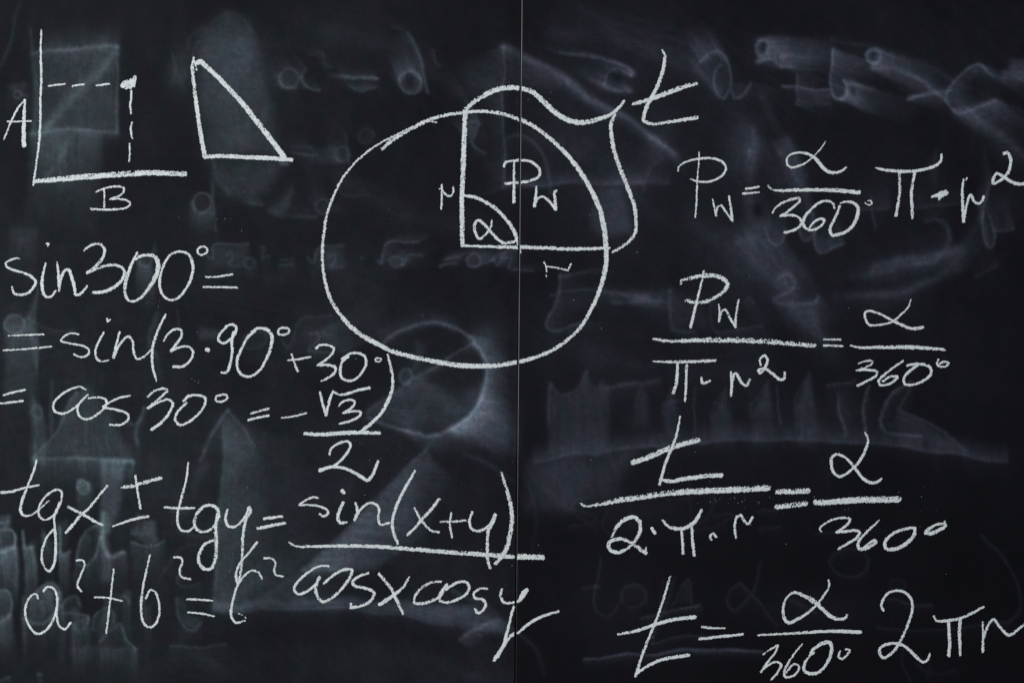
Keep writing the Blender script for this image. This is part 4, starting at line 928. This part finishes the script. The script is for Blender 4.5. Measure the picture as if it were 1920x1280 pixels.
# ---- sine lines
t = thing("sine_value_line", "chalk line reading sin 300 degrees equals, under the axes sketch", "formula", 225, 565, FORM)
glyph(t, "letter_s", W(N((222, 331), (200, 322), (130, 340), (65, 380), (75, 420), (150, 455), (270, 490), (360, 535), (402, 590), (385, 640), (320, 710), (240, 735), (160, 715), (133, 648)), 2.8, 4, 4.6, 4.6, 5.6, 5.6, 5, 3.4))
glyph(t, "letter_i", W(N((513, 380), (495, 460), (475, 560), (475, 660), (500, 740), (540, 764), (585, 745), (624, 688)), 2.8, 5, 6, 6, 4.6, 4), W(N((528, 160), (545, 164), (537, 186)), 4.6, 4, 2.4))
glyph(t, "letter_n", W(N((641, 366), (655, 470), (662, 580), (665, 687)), 3, 4.6, 5, 4), W(N((665, 680), (690, 540), (740, 455), (775, 460), (815, 560), (840, 660), (847, 728), (890, 735), (940, 690), (980, 638)), 4, 5.4, 6, 6.4, 5, 4.4))
glyph(t, "digit_three", W(N((948, 236), (1000, 190), (1080, 163), (1140, 175), (1176, 225), (1160, 310), (1100, 390), (1030, 455), (982, 487)), 3.6, 4.6, 5.6, 6.6, 6), W(N((1000, 487), (1100, 435), (1220, 402), (1320, 406), (1385, 440), (1400, 500), (1370, 570), (1280, 650), (1170, 700), (1052, 710)), 4, 4.8, 4.8, 6, 7, 6.6, 5.4), gap=.17)
glyph(t, "digit_zero", W(N((1542, 260), (1490, 370), (1440, 500), (1405, 640), (1410, 740), (1450, 800), (1510, 806), (1580, 770), (1660, 680), (1730, 570), (1775, 450), (1770, 350), (1730, 300), (1660, 284), (1580, 300), (1522, 335)), 5, 6.4, 6.4, 4.8, 4.8, 7.6, 9, 7, 5), gap=.2)
glyph(t, "digit_zero", W(P4((932, 186), (910, 240), (897, 300), (908, 365), (945, 402), (990, 400), (1040, 350), (1075, 280), (1083, 205), (1060, 150), (1010, 134), (960, 150), (920, 205)), 4.4, 5, 4.6, 4.8, 5.6, 5, 4.6))
glyph(t, "degree_sign", W(P4((1130, 105), (1110, 126), (1120, 149), (1147, 149), (1167, 125), (1152, 107), (1126, 108)), 4))
glyph(t, "equals_sign", W(P4((1158, 276), (1220, 275), (1305, 261)), 3.4, 4.2, 4), W(P4((1144, 332), (1240, 333), (1332, 335)), 4.2, 4.4))
t = thing("sine_sum_line", "chalk line reading equals sin of three times 90 plus 30 degrees", "formula", 370, 815, FORM)
glyph(t, "equals_sign", W(P4((49, 605), (150, 602), (244, 598)), 3, 3.4), W(P4((21, 688), (150, 680), (287, 667)), 3.2, 3.8))
glyph(t, "letter_s", W(P4((443, 599), (400, 592), (355, 615), (345, 635), (400, 650), (470, 665), (503, 690), (490, 715), (450, 726), (416, 710)), 3, 4, 3.8, 4.2, 4, 3.4))
glyph(t, "letter_i", W(P4((583, 588), (555, 640), (537, 690), (545, 735), (570, 750), (608, 744)), 3.6, 4.4, 4.2, 3), W(P4((602, 508), (605, 526), (620, 515)), 3, 3.4, 2.6))
glyph(t, "letter_n", W(P4((673, 586), (655, 650), (639, 727)), 3.6, 5.4, 6), W(P4((645, 720), (670, 660), (720, 610), (745, 635), (750, 690), (770, 736), (810, 722), (852, 683)), 4, 4.4, 4.2, 3.6))
glyph(t, "opening_bracket", W(P4((931, 487), (895, 560), (865, 640), (855, 720), (860, 790), (880, 858)), 4, 5, 5, 5, 3.6))
glyph(t, "digit_three", W(P4((919, 637), (945, 595), (985, 570), (1017, 575), (1020, 610), (985, 660), (963, 691)), 3.4, 4.6, 5, 5.4), W(P4((963, 691), (1020, 668), (1065, 670), (1086, 700), (1065, 750), (1020, 780), (976, 778)), 4.4, 4.4, 4.6, 6))
glyph(t, "multiplication_dot", W(P4((1162, 683), (1170, 687)), 8))
glyph(t, "digit_nine", W(Q((512, 134), (560, 116), (597, 138), (590, 180), (540, 242), (490, 263), (456, 235), (470, 190), (520, 140)), 4, 5.4, 5.4, 5, 4.6), W(Q((580, 180), (562, 235), (564, 330), (550, 420), (520, 490), (482, 492)), 7.5, 5.4, 5.4, 5.4, 4.6))
glyph(t, "digit_zero", W(Q((742, 172), (690, 212), (640, 300), (603, 400), (610, 470), (650, 516), (710, 520), (770, 485), (830, 390), (870, 270), (872, 200), (840, 160), (780, 145), (718, 172)), 5, 5, 5.4, 5.4, 5, 6.4, 7, 5), gap=.18)
glyph(t, "degree_sign", W(Q((960, 142), (925, 160), (928, 190), (965, 199), (1007, 180), (1005, 150), (950, 143)), 4.4))
glyph(t, "plus_sign", W(Q((1030, 350), (1045, 400), (1076, 480)), 3.4, 4.4), W(Q((1002, 398), (1080, 388), (1180, 370)), 3.8, 4))
glyph(t, "digit_three", W(Q((1222, 302), (1250, 278), (1310, 278), (1357, 300), (1350, 340), (1300, 390), (1232, 435)), 4.6, 4.4, 4.6, 4.6), W(Q((1240, 436), (1310, 433), (1368, 450), (1370, 485), (1320, 530), (1262, 556)), 4, 5.6, 5.4, 4.4))
glyph(t, "digit_zero", W(Q((1470, 372), (1430, 400), (1410, 460), (1420, 530), (1470, 558), (1530, 542), (1580, 490), (1612, 420), (1600, 365), (1550, 340), (1490, 345), (1425, 385)), 5.4, 5, 4.6, 4.8, 5, 4.6))
glyph(t, "degree_sign", W(Q((1690, 376), (1683, 400), (1715, 406), (1732, 388), (1696, 377)), 3))
glyph(t, "closing_bracket", W(Q((1781, 352), (1800, 430), (1818, 530), (1815, 620), (1780, 720), (1720, 820), (1650, 890), (1580, 945)), 3.8, 5.4, 6, 7, 6.4, 6), gap=.17)
t = thing("cosine_value_line", "chalk line reading equals cos 30 degrees equals minus root three over two", "formula", 355, 902, FORM)
glyph(t, "equals_sign", W(P4((20, 939), (70, 925), (140, 910)), 4, 4.2), W(P4((-14, 987), (60, 980), (130, 971)), 4.2))
glyph(t, "letter_c", W(P4((481, 908), (450, 892), (390, 910), (330, 950), (300, 990), (310, 1032), (360, 1042), (420, 1010), (470, 960), (494, 936)), 3.6, 4.4, 4.6, 4.6, 3.6))
glyph(t, "letter_o", W(P4((494, 936), (460, 970), (436, 1010), (450, 1060), (490, 1074), (550, 1045), (597, 995), (595, 965), (560, 952), (498, 956)), 3.6, 4.4, 4.6, 4.2, 3.6))
glyph(t, "letter_s", W(P4((730, 943), (670, 955), (600, 990), (580, 1005), (650, 1020), (717, 1045), (720, 1075), (680, 1105), (617, 1106)), 3.6, 4.2, 4, 4.8, 4.6, 4))
glyph(t, "digit_three", W(P4((832, 947), (870, 915), (920, 902), (940, 912), (910, 945), (833, 1011)), 4, 4.6, 4.8, 5), W(P4((833, 1012), (900, 975), (950, 965), (972, 985), (950, 1040), (910, 1090), (853, 1132)), 4.4, 4.2, 5, 6), gap=.16)
glyph(t, "digit_zero", W(P4((1046, 985), (1000, 1030), (985, 1075), (1010, 1106), (1050, 1096), (1110, 1050), (1152, 990), (1152, 955), (1110, 940), (1060, 945), (1033, 972)), 5, 4.8, 4.8, 5, 4.8, 6), gap=.18)
glyph(t, "degree_sign", W(P4((1257, 934), (1213, 950), (1215, 971), (1245, 976), (1278, 955), (1270, 938), (1236, 938)), 4))
glyph(t, "equals_sign", W(Q((711, 813), (770, 795), (847, 774)), 4.4, 4.8), W(Q((690, 863), (760, 846), (850, 827)), 5.2, 4.2), gap=.18)
glyph(t, "minus_sign", W(Q((950, 846), (1040, 835), (1142, 811)), 3.6, 4.2))
fr = fraction(t, 640, 902)
glyph(fr, "root_sign", W(Q((1251, 643), (1270, 730), (1298, 827)), 3.6, 5, 4.6), W(Q((1298, 827), (1320, 730), (1352, 633)), 4.6, 5.4, 4), W(Q((1352, 640), (1400, 664), (1460, 658), (1550, 630), (1634, 614)), 3.6, 5, 5.4, 6))
glyph(fr, "digit_three", W(Q((1400, 752), (1430, 720), (1490, 705), (1524, 720), (1500, 765), (1436, 806)), 3.6, 4.6, 4.6, 5), W(Q((1440, 808), (1510, 795), (1567, 800), (1560, 830), (1500, 865), (1408, 892)), 4.4, 5, 5.2, 4.6))
glyph(fr, "fraction_bar", W(Q((1135, 970), (1250, 975), (1400, 966), (1550, 960), (1716, 965)), 6.4, 8, 7.6, 7.6, 6.6), gap=.18)
glyph(fr, "digit_two", W(Q((1325, 1132), (1340, 1085), (1400, 1045), (1470, 1030), (1490, 1060), (1470, 1110), (1400, 1190), (1350, 1228)), 3.8, 4.8, 5, 5, 5.4), W(Rw((303, 84), (360, 65), (420, 69), (480, 90), (530, 120), (565, 140), (595, 110), (626, 34)), 8, 6, 5.6, 6.6, 6, 4.6))
# ---- tangent formula
t = thing("tangent_sum_formula", "chalk formula tg x plus or minus tg y equals sin over cos fraction", "formula", 520, 1236, FORM)
glyph(t, "letter_t", W(S6((412, 73), (390, 160), (340, 290), (280, 440), (240, 560), (230, 640), (262, 692), (330, 695), (400, 660), (460, 608), (553, 528)), 4, 4.6, 4.4, 5, 6, 4, 3.4, 2.4), W(S6((20, 436), (130, 425), (270, 385), (430, 355)), 5.4, 5, 4.6, 4.6))
glyph(t, "letter_g", W(S6((668, 550), (640, 620), (600, 690), (540, 735), (480, 735), (440, 690), (435, 620), (480, 520), (560, 440), (640, 405), (690, 425), (696, 500), (665, 590), (618, 690)), 4.4, 4, 4.6, 4.6, 4.6, 4.6, 4.6, 4), W(T((312, 318), (304, 345), (308, 400), (313, 480), (312, 560), (300, 620), (278, 651), (255, 635), (234, 575), (243, 510), (270, 450), (303, 414)), 4, 5, 5.4, 5.4, 4, 4.4, 4.6, 4), gap=.17)
glyph(t, "letter_x", W(S6((767, 595), (850, 640), (950, 690), (1050, 750), (1155, 802)), 4.4, 5.6, 6, 5.6, 4), W(S6((1203, 362), (1100, 490), (1000, 610), (900, 700), (820, 800), (742, 888)), 4.4, 4.4, 5, 5.4, 6, 5), gap=.2)
glyph(t, "plus_minus_sign", (W(S6((1382, 370), (1480, 360), (1600, 330), (1700, 300), (1804, 272)), 6.6, 6.4, 6.4, 7), .32), W(S6((1524, 247), (1535, 340), (1555, 470), (1580, 618)), 4, 4.4, 4.8, 4), W(S6((1268, 816), (1400, 770), (1530, 730), (1668, 704)), 3, 5, 5))
glyph(t, "letter_t", W(T((1058, 43), (1048, 130), (1020, 240), (1000, 320), (998, 380), (1020, 420), (1060, 425), (1096, 398)), 3.4, 4.6, 4.6, 4.6, 3.6), W(T((926, 291), (1000, 297), (1092, 296)), 4, 5, 4))
glyph(t, "letter_g", W(T((1232, 343), (1190, 410), (1140, 430), (1095, 402), (1100, 345), (1140, 290), (1185, 280), (1217, 295), (1230, 330), (1214, 372)), 4, 4.6, 5, 5.4, 5.4, 5.4), W(T((1222, 330), (1213, 420), (1218, 520), (1205, 600), (1180, 640), (1145, 635), (1115, 590), (1125, 540), (1150, 500), (1196, 477)), 5, 5.6, 6, 5.4, 5.4, 5, 4.4), gap=.24)
glyph(t, "letter_y", W(T((1279, 308), (1268, 350), (1280, 395), (1310, 403), (1350, 380), (1385, 330), (1398, 292)), 4.6, 5.4, 4.6, 5), W(T((1400, 290), (1410, 312), (1385, 352), (1368, 430), (1364, 500), (1360, 600), (1352, 660), (1338, 720), (1328, 690), (1330, 650), (1352, 600), (1400, 545), (1444, 488)), 5, 6, 5, 4.4, 4.4, 5, 5, 4.6), gap=.18)
glyph(t, "equals_sign", W(T((1484, 356), (1530, 350), (1583, 342)), 5, 6, 5.4), W(T((1448, 411), (1520, 395), (1603, 381)), 6, 6.4, 5), gap=.2)
fr = fraction(t, 780, 1236)
glyph(fr, "letter_s", W(Rw((287, 240), (260, 235), (215, 255), (184, 278), (230, 278), (290, 285), (337, 305), (346, 325), (320, 343), (300, 330)), 4, 3.6, 4.4, 4.4, 4.6))
glyph(fr, "letter_i", W(Rw((429, 266), (410, 310), (400, 350), (415, 379), (448, 375)), 6, 6.4, 6, 4.4), W(Rw((426, 200), (432, 208)), 7.4))
glyph(fr, "letter_n", W(Rw((500, 268), (510, 310), (494, 362)), 4, 5, 5), W(Rw((497, 360), (530, 300), (580, 268), (620, 280), (632, 310), (628, 360), (640, 388), (688, 380)), 4.6, 5, 5, 4.6))
glyph(fr, "opening_bracket", W(Rw((834, 88), (780, 180), (735, 270), (710, 350), (712, 430), (737, 493)), 5, 6, 6, 6, 5), gap=.2)
glyph(fr, "letter_x", W(Rw((832, 296), (860, 350), (900, 400), (930, 425), (968, 431)), 3.6, 4.4, 4), W(Rw((968, 247), (920, 310), (870, 360), (840, 400), (793, 446)), 5.6, 5.6, 5), gap=.18)
glyph(fr, "plus_sign", W(Rw((1038, 323), (1030, 390), (1041, 460)), 4), W(Rw((979, 372), (1050, 372), (1117, 365)), 4.2, 4))
glyph(fr, "letter_y", W(Rw((1155, 320), (1140, 370), (1150, 410), (1190, 425), (1235, 405), (1270, 370), (1286, 335)), 5, 5.4, 5, 6), W(Rw((1284, 335), (1268, 378), (1245, 430), (1240, 520), (1241, 580), (1256, 633)), 7.6, 6.6, 6, 6.4, 4.6), gap=.18)
glyph(fr, "closing_bracket", W(Rw((1319, 96), (1345, 180), (1370, 270), (1378, 350), (1368, 440), (1345, 530), (1288, 606)), 3.4, 5.4, 6.6, 8, 8, 6), gap=.24)
glyph(fr, "fraction_bar", W(Rw((127, 488), (160, 508), (250, 511), (400, 508), (600, 511), (800, 525), (1000, 542), (1200, 555), (1402, 571)), 3, 6, 6.4, 7, 7.6, 7.6, 8), W(Rw((1414, 568), (1480, 570), (1550, 573)), 10.5, 9.5, 9), gap=.24)
glyph(fr, "letter_c", W(Rw((347, 622), (300, 622), (230, 660), (175, 710), (154, 750), (175, 778), (225, 765), (282, 718)), 4.4, 4.6, 4.8, 5.4, 4.6))
glyph(fr, "letter_o", W(Rw((296, 685), (275, 740), (285, 790), (315, 821), (360, 805), (420, 750), (465, 690), (480, 645), (440, 640), (380, 670), (322, 718)), 6, 5.6, 5, 5.6, 5.4, 5), gap=.18)
glyph(fr, "letter_s", W(Rw((580, 659), (530, 675), (485, 705), (490, 730), (550, 745), (602, 770), (590, 810), (545, 840), (474, 856)), 4.6, 5.4, 5.4, 5.6, 6, 6.4), W(Rw((474, 856), (473, 832)), 4.4), gap=.18)
glyph(fr, "letter_x", W(Rw((629, 663), (660, 700), (700, 750), (730, 810), (766, 888)), 5, 6, 6, 5), W(Rw((801, 683), (770, 735), (720, 780), (638, 836)), 4, 6, 8), gap=.2)
glyph(fr, "letter_c", W(Rw((977, 708), (930, 712), (870, 745), (835, 790), (830, 825), (860, 833), (920, 820), (975, 790), (1000, 740)), 4.4, 5.4, 5, 6, 5), gap=.17)
glyph(fr, "letter_o", W(Rw((1012, 728), (975, 780), (975, 815), (1010, 826), (1070, 810), (1120, 780), (1139, 740), (1115, 710), (1070, 715), (1008, 752)), 6, 5, 5.6, 5.4, 5), gap=.18)
glyph(fr, "letter_s", W(Rw((1237, 748), (1200, 748), (1165, 775), (1170, 800), (1215, 810), (1231, 835), (1215, 870), (1185, 886), (1171, 863)), 4.4, 4.8, 5, 5.4, 5))
glyph(fr, "letter_y", W(Rw((1321, 753), (1315, 790), (1335, 825), (1375, 829), (1402, 822)), 4, 5.6, 5), W(Rw((1416, 820), (1445, 790), (1463, 755), (1443, 768), (1424, 812)), 6, 6.6, 6), W(Rw((1400, 822), (1380, 880), (1355, 980), (1330, 1070), (1300, 1130)), 4, 4.8, 5.6, 6, 6), W(Rw((1280, 1148), (1325, 1080), (1360, 1025), (1393, 1000)), 7.4, 7, 6.4), W(Rw((1413, 998), (1480, 940), (1560, 900), (1640, 876)), 5, 6, 5.6, 4.6))
# ---- squares formula
t = thing("squares_sum_formula", "chalk formula a squared plus b squared equals c squared", "formula", 285, 1190, FORM)
glyph(t, "letter_a", W(T((213, 802), (205, 781), (180, 785), (150, 830), (142, 890), (160, 950), (205, 1001), (250, 990), (295, 930), (320, 850), (318, 780), (295, 743), (265, 740), (244, 764)), 4, 4.4, 4.4, 4.8, 4.8, 4.6, 4.4), W(T((322, 830), (320, 905), (335, 960), (365, 976), (397, 940)), 4, 4.6, 4))
glyph(t, "exponent_two", W(T((433, 590), (465, 590), (476, 615), (455, 670), (435, 730), (456, 762)), 4, 3.8, 4))
glyph(t, "plus_sign", W(T((640, 638), (628, 740), (612, 880), (597, 997)), 3.4, 4, 3.6), W(T((535, 797), (610, 800), (687, 818)), 4, 3.6))
glyph(t, "letter_b", W(T((844, 560), (820, 660), (797, 790), (795, 890), (810, 945), (840, 966), (875, 945), (895, 890), (892, 820), (872, 767), (845, 757), (821, 802)), 3.4, 4.4, 4.6, 4.6, 4.6, 4, 3.6))
glyph(t, "exponent_two", W(T((979, 572), (1015, 575), (1026, 600), (1010, 640), (1020, 682), (1070, 695)), 4, 3.8, 3.8))
glyph(t, "equals_sign", W(T((1052, 808), (1120, 810), (1194, 816)), 4.4, 3.4), W(T((1058, 882), (1130, 888), (1202, 903)), 4, 4.2, 3.6))
glyph(t, "letter_c", W(T((1473, 692), (1450, 655), (1410, 649), (1370, 680), (1332, 740), (1306, 830), (1300, 900), (1325, 939), (1374, 929)), 3.6, 4, 4.4, 5, 5, 4), W(T((1340, 888), (1375, 905), (1391, 932)), 1.4))
glyph(t, "exponent_two", W(T((1486, 577), (1530, 580), (1549, 610), (1540, 640), (1550, 670), (1590, 681)), 4, 3.8, 3.8))

# ---- loose grains of chalk that fell off the strokes
specks = []
rs = np.random.default_rng(77)
for cx_, cy_, n, sx, sy in ((1380, 935, 22, 40, 8), (1400, 945, 10, 60, 30), (297, 570, 6, 8, 4), (372, 715, 6, 6, 8), (430, 1070, 6, 30, 20), (700, 860, 12, 60, 30), (1000, 1060, 14, 60, 40), (1250, 880, 10, 80, 40), (430, 410, 4, 10, 4), (960, 640, 80, 620, 400), (1000, 170, 14, 40, 14), (1000, 420, 10, 150, 60), (1540, 940, 14, 120, 14), (640, 900, 20, 200, 60), (1675, 1168, 1, 1, 1), (1640, 937, 8, 60, 20)):
    for _ in range(n):
        specks.append((cx_ + rs.normal() * sx, cy_ + rs.normal() * sy, 0.25 + 0.65 * rs.random() ** 2))
vv, qq = [], []
for x, y, r in specks:
    if not (-10 < x < 1930 and -10 < y < 1290) or abs(x - float(seam_x(y))) < 6:
        continue
    k = len(vv)
    a0 = rs.random() * 6
    for (f, hh) in ((1.0, 0.00003), (0.55, 0.00003 + r * 0.0005)):
        for c in range(4):
            a = a0 + c * math.pi / 2
            vv.append(tuple(np.array(px(x + r * f * math.cos(a), y + r * f * math.sin(a) * .8, hh)) - np.array(px(960, 1280))))
    for c in range(4):
        d = (c + 1) % 4
        qq.append((k + d, k + c, k + 4 + c, k + 4 + d))
    qq.append((k + 4, k + 7, k + 6, k + 5))
o = bpy.data.objects.new("chalk_specks", mesh_from("chalk_specks", vv, qq, CHALK))
o.location = px(960, 1280)
o["kind"] = "stuff"; o["label"] = "tiny loose specks of chalk scattered over the blackboard"; o["category"] = "chalk dust"
link(o)
